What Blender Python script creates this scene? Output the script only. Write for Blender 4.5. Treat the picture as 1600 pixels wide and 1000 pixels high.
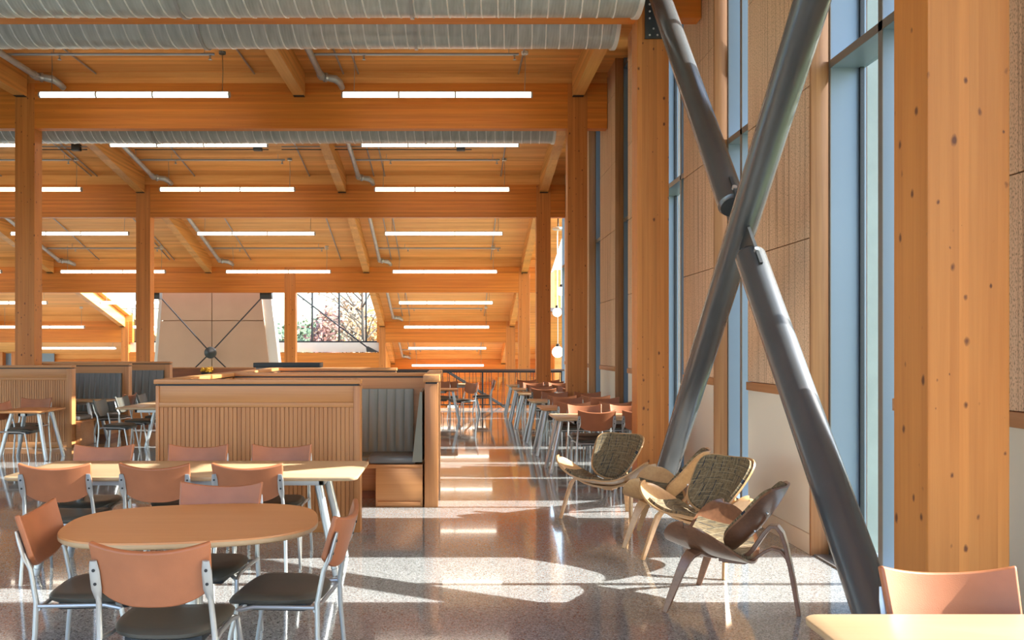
import bpy, bmesh, math, random
from mathutils import Vector, Matrix
random.seed(7)
PI = math.pi
SC = bpy.context.scene
COL = SC.collection
for o in list(bpy.data.objects): bpy.data.objects.remove(o)

# ------------------------------------------------------------------ camera, world, sun, exposure
F, HC, XV, YV = 1350.0, 1.65, 710.0, 545.0      # focal length in px, eye height, vanishing point
cam_d = bpy.data.cameras.new('camera'); cam = bpy.data.objects.new('camera', cam_d); COL.objects.link(cam)
cam.location = (0, 0, HC); cam.rotation_euler = (PI/2, 0, 0)
cam_d.sensor_width = 36.0; cam_d.lens = F/1600*36.0
cam_d.shift_x = (800-XV)/1600.0; cam_d.shift_y = (YV-500)/1600.0
cam_d.clip_start = 0.05; cam_d.clip_end = 400
SC.camera = cam

SUN_EL = math.radians(31.0)
w = bpy.data.worlds.new('sky'); SC.world = w; w.use_nodes = True
wn = w.node_tree; wn.nodes.clear()
sky = wn.nodes.new('ShaderNodeTexSky'); sky.sky_type = 'NISHITA'; sky.sun_disc = False
sky.sun_elevation = SUN_EL; sky.sun_rotation = PI/2
sky.air_density = 1.0; sky.dust_density = 2.0; sky.ozone_density = 1.0
bg = wn.nodes.new('ShaderNodeBackground'); bg.inputs['Strength'].default_value = 0.60
wo = wn.nodes.new('ShaderNodeOutputWorld')
wn.links.new(sky.outputs[0], bg.inputs[0]); wn.links.new(bg.outputs[0], wo.inputs[0])

sun_d = bpy.data.lights.new('sun', 'SUN'); sun_d.energy = 13.0; sun_d.angle = math.radians(0.55); sun_d.color = (1.0, 0.965, 0.93)
sun = bpy.data.objects.new('sun', sun_d); COL.objects.link(sun); sun.location = (30, 8, 20)
sun.rotation_euler = Vector((-math.cos(SUN_EL), 0.0, -math.sin(SUN_EL))).to_track_quat('-Z', 'Y').to_euler()

SC.view_settings.view_transform = 'Standard'; SC.view_settings.look = 'None'
SC.view_settings.gamma = 1.0; SC.view_settings.use_curve_mapping = False
SC.view_settings.exposure = 0.74
LAMP = 4.0                                      # emission of the linear pendants

# ------------------------------------------------------------------ helpers
def px(x, Y): return (x-XV)*Y/F
def pz(y, Y): return HC-(y-YV)*Y/F
def V(*a): return Vector(a)

class MB:
    """collects verts and faces of one mesh"""
    def __init__(s): s.v = []; s.f = []; s.uv = None
    def add(s, vs, fs):
        b = len(s.v); s.v += [tuple(p) for p in vs]; s.f += [tuple(b+i for i in f) for f in fs]; return s
    def box(s, x0, x1, y0, y1, z0, z1):
        return s.add([(x0,y0,z0),(x1,y0,z0),(x1,y1,z0),(x0,y1,z0),(x0,y0,z1),(x1,y0,z1),(x1,y1,z1),(x0,y1,z1)],
                     [(0,3,2,1),(4,5,6,7),(0,1,5,4),(1,2,6,5),(2,3,7,6),(3,0,4,7)])
    def cbox(s, x0, x1, y0, y1, z0, z1, b=0.01):
        """box with chamfered edges"""
        bm = bmesh.new(); bmesh.ops.create_cube(bm, size=1)
        for vv in bm.verts:
            vv.co = V(x0 if vv.co.x < 0 else x1, y0 if vv.co.y < 0 else y1, z0 if vv.co.z < 0 else z1)
        bmesh.ops.bevel(bm, geom=list(bm.edges), offset=b, segments=2, profile=0.5, affect='EDGES')
        bm.verts.index_update()
        s.add([vv.co[:] for vv in bm.verts], [[q.index for q in f.verts] for f in bm.faces]); bm.free(); return s
    def hexa(s, bot, top):
        """eight corners: four below, four above"""
        return s.add(list(bot)+list(top), [(0,3,2,1),(4,5,6,7),(0,1,5,4),(1,2,6,5),(2,3,7,6),(3,0,4,7)])
    def tube(s, pts, r, n=10, caps=True, flat=1.0):
        pts = [Vector(p) for p in pts]; k = len(pts)
        rs = r if isinstance(r, (list, tuple)) else [r]*k
        tang = []
        for i in range(k):
            a = pts[max(i-1,0)]; b = pts[min(i+1,k-1)]; tang.append((b-a).normalized())
        up = V(0,0,1) if abs(tang[0].z) < 0.9 else V(0,1,0)
        nrm = (up - tang[0]*up.dot(tang[0])).normalized()
        vs = []; fs = []
        for i in range(k):
            nrm = (nrm - tang[i]*nrm.dot(tang[i]))
            nrm = nrm.normalized() if nrm.length > 1e-6 else V(1,0,0)
            bi = tang[i].cross(nrm)
            for j in range(n):
                a = 2*PI*j/n
                vs.append(pts[i] + nrm*(math.cos(a)*rs[i]*flat) + bi*(math.sin(a)*rs[i]))
        for i in range(k-1):
            for j in range(n):
                fs.append((i*n+j, i*n+(j+1)%n, (i+1)*n+(j+1)%n, (i+1)*n+j))
        if caps: fs.append(tuple(range(n-1,-1,-1))); fs.append(tuple((k-1)*n+j for j in range(n)))
        return s.add(vs, fs)
    def rings(s, outline_levels):
        """stack of closed outlines (same count), capped both ends"""
        n = len(outline_levels[0]); vs = []; fs = []
        for L in outline_levels: vs += L
        for i in range(len(outline_levels)-1):
            for j in range(n): fs.append((i*n+j, i*n+(j+1)%n, (i+1)*n+(j+1)%n, (i+1)*n+j))
        fs.append(tuple(range(n-1,-1,-1))); m = (len(outline_levels)-1)*n
        fs.append(tuple(m+j for j in range(n)))
        return s.add(vs, fs)
    def lathe(s, prof, c=(0,0,0), n=24):
        return s.rings([[(c[0]+r*math.cos(2*PI*j/n), c[1]+r*math.sin(2*PI*j/n), c[2]+z) for j in range(n)] for r, z in prof])
    def sphere(s, c, r, n=20, m=12):
        prof = [(max(r*math.sin(PI*i/m), 1e-4), -r*math.cos(PI*i/m)) for i in range(m+1)]
        return s.lathe(prof, c, n)
    def sheet(s, fn, nu, nv, th):
        """closed thin solid: fn(u,v) -> (point, normal); u,v in 0..1"""
        vs = []; fs = []; uv = []
        for side in (0.5, -0.5):
            for i in range(nu+1):
                for j in range(nv+1):
                    p, nn = fn(i/nu, j/nv); vs.append(Vector(p)+Vector(nn)*th*side); uv.append((p[0]/0.6+0.5, p[2]/0.55+0.3*p[1]))
        N = (nu+1)*(nv+1); ix = lambda i, j: i*(nv+1)+j
        for i in range(nu):
            for j in range(nv):
                fs.append((ix(i,j), ix(i+1,j), ix(i+1,j+1), ix(i,j+1)))
                fs.append((N+ix(i,j), N+ix(i,j+1), N+ix(i+1,j+1), N+ix(i+1,j)))
        rim = [ix(i,0) for i in range(nu+1)] + [ix(nu,j) for j in range(1,nv+1)] + [ix(i,nv) for i in range(nu-1,-1,-1)] + [ix(0,j) for j in range(nv-1,0,-1)]
        for a in range(len(rim)):
            b = rim[(a+1) % len(rim)]; fs.append((rim[a], N+rim[a], N+b, b))
        base = len(s.v); s.add(vs, fs)
        if s.uv is None: s.uv = {}
        for i, q in enumerate(uv): s.uv[base+i] = q
        return s
    def mesh(s, name, mat, org=(0,0,0), smooth=True, angle=35):
        me = bpy.data.meshes.new(name)
        me.from_pydata([(a-org[0], b-org[1], c-org[2]) for a, b, c in s.v], [], s.f)
        bm = bmesh.new(); bm.from_mesh(me); bmesh.ops.recalc_face_normals(bm, faces=bm.faces); bm.to_mesh(me); bm.free()
        if s.uv:
            L = me.uv_layers.new(name='uv')
            for lp in me.loops: L.data[lp.index].uv = s.uv.get(lp.vertex_index, (0,0))
        me.materials.append(mat)
        if smooth:
            me.polygons.foreach_set('use_smooth', [True]*len(me.polygons)); me.set_sharp_from_angle(angle=math.radians(angle))
        me.update(); return me
    def build(s, name, mat, parent=None, org=None, **kw):
        if org is None: org = parent.get('org', (0,0,0)) if parent else (0,0,0)
        org = tuple(org)
        o = bpy.data.objects.new(name, s.mesh(name, mat, org, **kw)); COL.objects.link(o)
        if parent: o.parent = parent; o['org'] = org
        else: o.location = org; o['org'] = org
        return o

def inst(name, me, parent=None, loc=(0,0,0), rot=(0,0,0), scale=(1,1,1)):
    o = bpy.data.objects.new(name, me); COL.objects.link(o)
    if parent: o.parent = parent
    o.location = loc; o.rotation_euler = rot; o.scale = scale; return o
def tag(o, label=None, cat=None, group=None, kind=None):
    if label: o['label'] = label
    if cat: o['category'] = cat
    if group: o['group'] = group
    if kind: o['kind'] = kind
    return o
def empty(name, loc, rz=0, label=None, cat=None, group=None, kind=None):
    o = bpy.data.objects.new(name, None); COL.objects.link(o); o.location = loc; o.rotation_euler = (0,0,rz)
    o.empty_display_size = 0.1; o['org'] = tuple(loc)
    return tag(o, label, cat, group, kind)
def copy_tree(o, parent=None):
    c = o.copy(); COL.objects.link(c)
    if parent: c.parent = parent
    for ch in o.children: copy_tree(ch, c)
    return c
def superell(a, b, n, N=40, cx=0, cy=0, z=0):
    out = []
    for i in range(N):
        t = 2*PI*i/N; c, s_ = math.cos(t), math.sin(t)
        out.append((cx+a*math.copysign(abs(c)**(2/n), c), cy+b*math.copysign(abs(s_)**(2/n), s_), z))
    return out
def roundrect(x0, x1, y0, y1, r, z, k=6):
    out = []
    for cx, cy, a0 in ((x1-r,y1-r,0),(x0+r,y1-r,90),(x0+r,y0+r,180),(x1-r,y0+r,270)):
        for i in range(k+1):
            a = math.radians(a0+90*i/k); out.append((cx+r*math.cos(a), cy+r*math.sin(a), z))
    return out

# ------------------------------------------------------------------ materials
def newmat(name):
    m = bpy.data.materials.new(name); m.use_nodes = True; nt = m.node_tree
    return m, nt, nt.nodes['Principled BSDF'], nt.nodes, nt.links
def plain(name, c, rough=0.5, metal=0.0, var=0.0, vscale=8.0, bump=0.0, bscale=200.0, spec=0.5):
    m, nt, p, N, L = newmat(name)
    p.inputs['Base Color'].default_value = (*c, 1); p.inputs['Roughness'].default_value = rough; p.inputs['Metallic'].default_value = metal
    p.inputs['Specular IOR Level'].default_value = spec
    tc = N.new('ShaderNodeTexCoord')
    if var:
        n = N.new('ShaderNodeTexNoise'); n.inputs['Scale'].default_value = vscale; n.inputs['Detail'].default_value = 4
        r = N.new('ShaderNodeValToRGB'); r.color_ramp.elements[0].position = 0.3; r.color_ramp.elements[1].position = 0.7
        r.color_ramp.elements[0].color = (*[q*(1-var) for q in c], 1); r.color_ramp.elements[1].color = (*[min(1,q*(1+var)) for q in c], 1)
        L.new(tc.outputs['Object'], n.inputs['Vector']); L.new(n.outputs['Fac'], r.inputs[0]); L.new(r.outputs[0], p.inputs['Base Color'])
    if bump:
        n2 = N.new('ShaderNodeTexNoise'); n2.inputs['Scale'].default_value = bscale; b = N.new('ShaderNodeBump')
        b.inputs['Strength'].default_value = bump; b.inputs['Distance'].default_value = 0.002
        L.new(tc.outputs['Object'], n2.inputs['Vector']); L.new(n2.outputs['Fac'], b.inputs['Height']); L.new(b.outputs[0], p.inputs['Normal'])
    return m
def wood(name, axis, base, dark, lam=0.0, lamaxis=2, lamvar=0.16, knots=0.0, grain=1.0, rough=0.5, fine=28.0):
    """axis: grain direction (0,1,2); lam: lamination thickness across lamaxis; knots: density"""
    m, nt, p, N, L = newmat(name)
    tc = N.new('ShaderNodeTexCoord'); oi = N.new('ShaderNodeObjectInfo')
    off = N.new('ShaderNodeVectorMath'); off.operation = 'MULTIPLY_ADD'
    comb = N.new('ShaderNodeCombineXYZ')
    for i in range(3): L.new(oi.outputs['Random'], comb.inputs[i])
    off.inputs[1].default_value = (7.3, 5.1, 9.7)
    L.new(comb.outputs[0], off.inputs[0]); L.new(tc.outputs['Object'], off.inputs[2])
    sep0 = N.new('ShaderNodeSeparateXYZ'); L.new(off.outputs[0], sep0.inputs[0])
    src = off.outputs[0]
    if lam:
        # every lamella has its own tone and its own grain offset
        dv = N.new('ShaderNodeMath'); dv.operation = 'DIVIDE'; dv.inputs[1].default_value = lam
        fl = N.new('ShaderNodeMath'); fl.operation = 'FLOOR'
        sp = N.new('ShaderNodeSeparateXYZ'); L.new(tc.outputs['Object'], sp.inputs[0])
        L.new(sp.outputs[lamaxis], dv.inputs[0]); L.new(dv.outputs[0], fl.inputs[0])
        ad = N.new('ShaderNodeMath'); ad.operation = 'ADD'; L.new(fl.outputs[0], ad.inputs[0]); L.new(oi.outputs['Random'], ad.inputs[1])
        wnz = N.new('ShaderNodeTexWhiteNoise'); wnz.noise_dimensions = '1D'; L.new(ad.outputs[0], wnz.inputs['W'])
        add = N.new('ShaderNodeVectorMath'); add.operation = 'MULTIPLY_ADD'; add.inputs[1].default_value = (13, 13, 13)
        L.new(wnz.outputs['Color'], add.inputs[0]); L.new(off.outputs[0], add.inputs[2]); src = add.outputs[0]
    mp = N.new('ShaderNodeMapping'); sc = [fine]*3; sc[axis] = 0.9*grain; mp.inputs['Scale'].default_value = sc
    L.new(src, mp.inputs['Vector'])
    n1 = N.new('ShaderNodeTexNoise'); n1.inputs['Scale'].default_value = 1.0; n1.inputs['Detail'].default_value = 5; n1.inputs['Roughness'].default_value = 0.62
    L.new(mp.outputs[0], n1.inputs['Vector'])
    mp2 = N.new('ShaderNodeMapping'); sc2 = [5.0]*3; sc2[axis] = 0.5; mp2.inputs['Scale'].default_value = sc2; L.new(src, mp2.inputs['Vector'])
    n2 = N.new('ShaderNodeTexNoise'); n2.inputs['Scale'].default_value = 1.0; n2.inputs['Detail'].default_value = 2; L.new(mp2.outputs[0], n2.inputs['Vector'])
    mx = N.new('ShaderNodeMath'); mx.operation = 'ADD'; L.new(n1.outputs['Fac'], mx.inputs[0]); L.new(n2.outputs['Fac'], mx.inputs[1])
    hf = N.new('ShaderNodeMath'); hf.operation = 'MULTIPLY'; hf.inputs[1].default_value = 0.5; L.new(mx.outputs[0], hf.inputs[0])
    r = N.new('ShaderNodeValToRGB'); r.color_ramp.elements[0].position = 0.33; r.color_ramp.elements[1].position = 0.62
    r.color_ramp.elements[0].color = (*dark, 1); r.color_ramp.elements[1].color = (*base, 1)
    L.new(hf.outputs[0], r.inputs[0]); col = r.outputs[0]
    if lam:
        mr = N.new('ShaderNodeMapRange'); mr.inputs['To Min'].default_value = 1-lamvar; mr.inputs['To Max'].default_value = 1+lamvar*0.6
        L.new(wnz.outputs['Value'], mr.inputs[0])
        ml = N.new('ShaderNodeVectorMath'); ml.operation = 'SCALE'; L.new(col, ml.inputs[0]); L.new(mr.outputs[0], ml.inputs['Scale']); col = ml.outputs[0]
    if knots:
        mp3 = N.new('ShaderNodeMapping'); sc3 = [1.0]*3; sc3[axis] = 0.62; mp3.inputs['Scale'].default_value = sc3; L.new(off.outputs[0], mp3.inputs['Vector'])
        nz = N.new('ShaderNodeTexNoise'); nz.inputs['Scale'].default_value = 40; nd = N.new('ShaderNodeVectorMath'); nd.operation = 'MULTIPLY_ADD'
        nd.inputs[1].default_value = (0.012,)*3; L.new(mp3.outputs[0], nz.inputs['Vector']); L.new(nz.outputs['Color'], nd.inputs[0]); L.new(mp3.outputs[0], nd.inputs[2])
        vo = N.new('ShaderNodeTexVoronoi'); vo.inputs['Scale'].default_value = 17.0; L.new(nd.outputs[0], vo.inputs['Vector'])
        # knot radius varies with the cell's random colour
        sx = N.new('ShaderNodeSeparateColor'); L.new(vo.outputs['Color'], sx.inputs[0])
        pw = N.new('ShaderNodeMath'); pw.operation = 'POWER'; pw.inputs[1].default_value = 3.0; L.new(sx.outputs[0], pw.inputs[0])
        rad = N.new('ShaderNodeMath'); rad.operation = 'MULTIPLY'; rad.inputs[1].default_value = 0.16*knots; L.new(pw.outputs[0], rad.inputs[0])
        rt = N.new('ShaderNodeMath'); rt.operation = 'DIVIDE'; L.new(vo.outputs['Distance'], rt.inputs[0]); L.new(rad.outputs[0], rt.inputs[1])
        kr = N.new('ShaderNodeValToRGB'); kr.color_ramp.elements[0].position = 0.45; kr.color_ramp.elements[1].position = 1.0
        kr.color_ramp.elements[0].color = (1,1,1,1); kr.color_ramp.elements[1].color = (0,0,0,1); L.new(rt.outputs[0], kr.inputs[0])
        mk = N.new('ShaderNodeMix'); mk.data_type = 'RGBA'; L.new(kr.outputs[0], mk.inputs['Factor']); L.new(col, mk.inputs['A'])
        mk.inputs['B'].default_value = (dark[0]*0.28, dark[1]*0.22, dark[2]*0.25, 1); col = mk.outputs['Result']
    L.new(col, p.inputs['Base Color']); p.inputs['Roughness'].default_value = rough
    b = N.new('ShaderNodeBump'); b.inputs['Strength'].default_value = 0.08; b.inputs['Distance'].default_value = 0.003
    L.new(n1.outputs['Fac'], b.inputs['Height']); L.new(b.outputs[0], p.inputs['Normal'])
    return m
OR_B, OR_D = (0.70, 0.235, 0.028), (0.54, 0.150, 0.013)
M = {}
M['glulam_x'] = wood('glulam_x', 0, OR_B, OR_D, lam=0.045, lamaxis=2, knots=0.6)
M['glulam_y'] = wood('glulam_y', 1, (0.78,0.39,0.115), (0.62,0.275,0.065), lam=0.045, lamaxis=2, knots=0.5)
M['glulam_z'] = wood('glulam_z', 2, (0.62,0.225,0.046), (0.48,0.152,0.025), lam=0.043, lamaxis=0, lamvar=0.13, knots=2.0)
M['deck'] = wood('deck', 0, (0.85,0.43,0.135), (0.68,0.29,0.068), lam=0.14, lamaxis=1, knots=0.3, rough=0.6)
M['oak_x'] = wood('oak_x', 0, (0.55,0.252,0.088), (0.42,0.168,0.050), fine=45, rough=0.42)
M['oak_z'] = wood('oak_z', 2, (0.55,0.240,0.082), (0.37,0.138,0.040), fine=60, rough=0.45)
M['oak_y'] = wood('oak_y', 1, (0.55,0.252,0.088), (0.42,0.168,0.050), fine=45, rough=0.42)
M['table_oak'] = wood('table_oak', 0, (0.52,0.355,0.205), (0.455,0.295,0.155), fine=60, rough=0.35, grain=1.4)
M['table_oak_unlit'] = wood('table_oak_unlit', 0, (0.60,0.27,0.10), (0.55,0.235,0.08), fine=50, rough=0.42, grain=1.4)  # oak out of the sun: shade and ceiling reflection put into the colour
M['shell_oak'] = wood('shell_oak', 0, (0.62,0.36,0.165), (0.47,0.245,0.10), fine=40, rough=0.33)
M['shell_walnut'] = wood('shell_walnut', 0, (0.27,0.122,0.062), (0.16,0.07,0.036), fine=40, rough=0.28)
M['jamb'] = wood('jamb', 2, (0.46,0.215,0.085), (0.27,0.11,0.04), fine=35)
M['trim_red'] = wood('trim_red', 1, (0.50,0.225,0.09), (0.40,0.165,0.06), fine=40)
M['cherry_x'] = wood('cherry_x', 0, (0.32,0.12,0.05), (0.22,0.075,0.03), fine=40)
M['cream'] = plain('cream', (0.70,0.56,0.42), 0.55, var=0.04, vscale=2)
M['plaster'] = plain('plaster', (0.76,0.69,0.57), 0.6)
M['pink'] = plain('pink', (0.56,0.38,0.27), 0.7, var=0.05, vscale=1.2)
M['white'] = plain('white', (0.78,0.78,0.75), 0.5)
M['concrete'] = plain('concrete', (0.55,0.54,0.50), 0.7, var=0.08, vscale=3)
M['leather'] = plain('leather', (0.36,0.122,0.050), 0.42, var=0.10, vscale=6, bump=0.25, bscale=260)
M['seat_dark'] = plain('seat_dark', (0.062,0.058,0.047), 0.42, bump=0.2, bscale=260)
M['black_plastic'] = plain('black_plastic', (0.02,0.025,0.03), 0.4)
M['silver'] = plain('silver', (0.46,0.47,0.47), 0.34, metal=0.7)
M['silver_dull'] = plain('silver_dull', (0.50,0.51,0.51), 0.4, metal=0.5)
M['steel_dark'] = plain('steel_dark', (0.055,0.058,0.06), 0.42, metal=0.35)
M['brace'] = plain('brace', (0.13,0.135,0.14), 0.27, metal=0.45, var=0.06, vscale=3)
M['black'] = plain('black', (0.018,0.018,0.02), 0.5)
M['pipe'] = plain('pipe', (0.46,0.47,0.46), 0.4, metal=0.35, var=0.12, vscale=6)
M['conduit'] = plain('conduit', (0.40,0.40,0.40), 0.4, metal=0.5)
M['alu'] = plain('alu', (0.205,0.262,0.335), 0.38, metal=0.15)
M['alu_brown'] = plain('alu_brown', (0.20,0.185,0.17), 0.4, metal=0.4)
M['gasket'] = plain('gasket', (0.012,0.016,0.022), 0.5)
M['fin'] = plain('fin', (0.25,0.29,0.285), 0.45, var=0.08, vscale=4)
M['charcoal'] = plain('charcoal', (0.075,0.07,0.055), 0.42, bump=0.2, bscale=260)
M['vinyl'] = plain('vinyl', (0.235,0.228,0.17), 0.42, var=0.06, vscale=3)
M['vinyl_grey'] = plain('vinyl_grey', (0.15,0.15,0.145), 0.42)
M['rail_wood'] = plain('rail_wood', (0.075,0.035,0.022), 0.45)
M['bolt'] = plain('bolt', (0.7,0.7,0.68), 0.3, metal=0.9)
M['paper'] = plain('paper', (0.75,0.74,0.70), 0.6)
M['yellow'] = plain('yellow', (0.75,0.42,0.03), 0.6)
M['bark'] = plain('bark', (0.09,0.065,0.05), 0.8)
M['leaf_conifer'] = plain('leaf_conifer', (0.10,0.16,0.09), 0.7, var=0.4, vscale=2)
M['leaf_red'] = plain('leaf_red', (0.27,0.13,0.11), 0.7, var=0.3, vscale=2)
M['leaf_brown'] = plain('leaf_brown', (0.28,0.17,0.10), 0.7, var=0.3, vscale=2)
M['leaf_orange'] = plain('leaf_orange', (0.50,0.24,0.06), 0.7, var=0.3, vscale=2)
M['grass'] = plain('grass', (0.16,0.20,0.09), 0.9, var=0.25, vscale=0.8)

def emit(name, c, s_):
    m, nt, p, N, L = newmat(name); p.inputs['Base Color'].default_value = (*c,1)
    p.inputs['Emission Color'].default_value = (*c,1); p.inputs['Emission Strength'].default_value = s_; return m
M['lamp'] = emit('lamp', (1.0,0.87,0.70), LAMP)
M['globe'] = emit('globe', (1.0,0.88,0.70), 4.0)

def glass():
    m, nt, p, N, L = newmat('glass'); out = N['Material Output']
    t = N.new('ShaderNodeBsdfTransparent'); t.inputs[0].default_value = (0.95,0.98,0.975,1)
    g = N.new('ShaderNodeBsdfGlossy'); g.inputs['Roughness'].default_value = 0.02
    lw = N.new('ShaderNodeLayerWeight'); pw = N.new('ShaderNodeMath'); pw.operation = 'POWER'; pw.inputs[1].default_value = 5.0; L.new(lw.outputs['Facing'], pw.inputs[0])
    fr = N.new('ShaderNodeMath'); fr.operation = 'MULTIPLY_ADD'; fr.inputs[1].default_value = 0.6; fr.inputs[2].default_value = 0.025; L.new(pw.outputs[0], fr.inputs[0])
    mx = N.new('ShaderNodeMixShader'); L.new(fr.outputs[0], mx.inputs[0]); L.new(t.outputs[0], mx.inputs[1]); L.new(g.outputs[0], mx.inputs[2])
    L.new(mx.outputs[0], out.inputs['Surface']); N.remove(p); return m
M['glass'] = glass()

def floor_mat():
    m, nt, p, N, L = newmat('terrazzo'); tc = N.new('ShaderNodeTexCoord')
    v = N.new('ShaderNodeTexVoronoi'); v.inputs['Scale'].default_value = 130; L.new(tc.outputs['Object'], v.inputs['Vector'])
    s_ = N.new('ShaderNodeSeparateColor'); L.new(v.outputs['Color'], s_.inputs[0])
    r = N.new('ShaderNodeValToRGB'); e = r.color_ramp.elements; r.color_ramp.interpolation = 'LINEAR'
    e[0].position = 0.0; e[0].color = (0.10,0.098,0.096,1); e[1].position = 1.0; e[1].color = (0.48,0.475,0.46,1)
    for pos, c in ((0.16,(0.21,0.208,0.202,1)), (0.5,(0.31,0.307,0.298,1)), (0.8,(0.37,0.367,0.357,1))):
        q = e.new(pos); q.color = c
    L.new(s_.outputs[0], r.inputs[0])
    n = N.new('ShaderNodeTexNoise'); n.inputs['Scale'].default_value = 0.6; L.new(tc.outputs['Object'], n.inputs['Vector'])
    mr = N.new('ShaderNodeMapRange'); mr.inputs['To Min'].default_value = 0.88; mr.inputs['To Max'].default_value = 1.1; L.new(n.outputs['Fac'], mr.inputs[0])
    ml = N.new('ShaderNodeVectorMath'); ml.operation = 'SCALE'; L.new(r.outputs[0], ml.inputs[0]); L.new(mr.outputs[0], ml.inputs['Scale'])
    L.new(ml.outputs[0], p.inputs['Base Color']); p.inputs['Roughness'].default_value = 0.085; p.inputs['Specular IOR Level'].default_value = 0.8; p.inputs['Coat Weight'].default_value = 0.45; p.inputs['Coat Roughness'].default_value = 0.03
    return m
M['floor'] = floor_mat()

def duct_mat():
    m, nt, p, N, L = newmat('galvanised'); tc = N.new('ShaderNodeTexCoord')
    mp = N.new('ShaderNodeMapping'); mp.inputs['Scale'].default_value = (9,1.2,1.2); L.new(tc.outputs['Object'], mp.inputs[0])
    n = N.new('ShaderNodeTexNoise'); n.inputs['Scale'].default_value = 2.0; n.inputs['Detail'].default_value = 6; L.new(mp.outputs[0], n.inputs['Vector'])
    r = N.new('ShaderNodeValToRGB'); r.color_ramp.elements[0].position = 0.3; r.color_ramp.elements[1].position = 0.7
    r.color_ramp.elements[0].color = (0.38,0.405,0.395,1); r.color_ramp.elements[1].color = (0.54,0.57,0.555,1)
    L.new(n.outputs['Fac'], r.inputs[0]); L.new(r.outputs[0], p.inputs['Base Color'])
    p.inputs['Metallic'].default_value = 0.3; p.inputs['Roughness'].default_value = 0.28
    wv = N.new('ShaderNodeTexWave'); wv.wave_type = 'BANDS'; wv.bands_direction = 'X'; wv.inputs['Scale'].default_value = 9.0; L.new(tc.outputs['Object'], wv.inputs['Vector'])
    b = N.new('ShaderNodeBump'); b.inputs['Strength'].default_value = 0.22; b.inputs['Distance'].default_value = 0.006
    L.new(wv.outputs['Fac'], b.inputs['Height']); L.new(b.outputs[0], p.inputs['Normal']); return m
M['duct'] = duct_mat()
M['duct_seam'] = plain('duct_seam', (0.80,0.80,0.78), 0.3, metal=0.3)

def acoustic_mat():
    """tan wood-fibre board with vertical striations and dark flecks"""
    m, nt, p, N, L = newmat('acoustic_board'); tc = N.new('ShaderNodeTexCoord')
    mp = N.new('ShaderNodeMapping'); mp.inputs['Scale'].default_value = (30,30,0.45); L.new(tc.outputs['Object'], mp.inputs[0])
    n = N.new('ShaderNodeTexNoise'); n.inputs['Scale'].default_value = 1.0; n.inputs['Detail'].default_value = 3; L.new(mp.outputs[0], n.inputs['Vector'])
    r = N.new('ShaderNodeValToRGB'); e = r.color_ramp.elements; e[0].position = 0.33; e[1].position = 0.46
    e[0].color = (0.52,0.32,0.20,1); e[1].color = (0.80,0.53,0.34,1); q = e.new(0.8); q.color = (0.86,0.61,0.41,1)
    L.new(n.outputs['Fac'], r.inputs[0])
    mp2 = N.new('ShaderNodeMapping'); mp2.inputs['Scale'].default_value = (1,1,0.5); L.new(tc.outputs['Object'], mp2.inputs[0])
    n2 = N.new('ShaderNodeTexNoise'); n2.inputs['Scale'].default_value = 130; n2.inputs['Detail'].default_value = 2; L.new(mp2.outputs[0], n2.inputs['Vector'])
    r2 = N.new('ShaderNodeValToRGB'); r2.color_ramp.elements[0].position = 0.32; r2.color_ramp.elements[1].position = 0.5
    r2.color_ramp.elements[0].color = (0.45,0.4,0.36,1); r2.color_ramp.elements[1].color = (1,1,1,1); L.new(n2.outputs['Fac'], r2.inputs[0])
    mx = N.new('ShaderNodeMix'); mx.data_type = 'RGBA'; mx.blend_type = 'MULTIPLY'; mx.inputs['Factor'].default_value = 1.0
    L.new(r.outputs[0], mx.inputs['A']); L.new(r2.outputs[0], mx.inputs['B']); L.new(mx.outputs['Result'], p.inputs['Base Color'])
    p.inputs['Roughness'].default_value = 0.75
    b = N.new('ShaderNodeBump'); b.inputs['Strength'].default_value = 0.3; b.inputs['Distance'].default_value = 0.004
    L.new(n.outputs['Fac'], b.inputs['Height']); L.new(b.outputs[0], p.inputs['Normal']); return m
M['acoustic'] = acoustic_mat()

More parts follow.
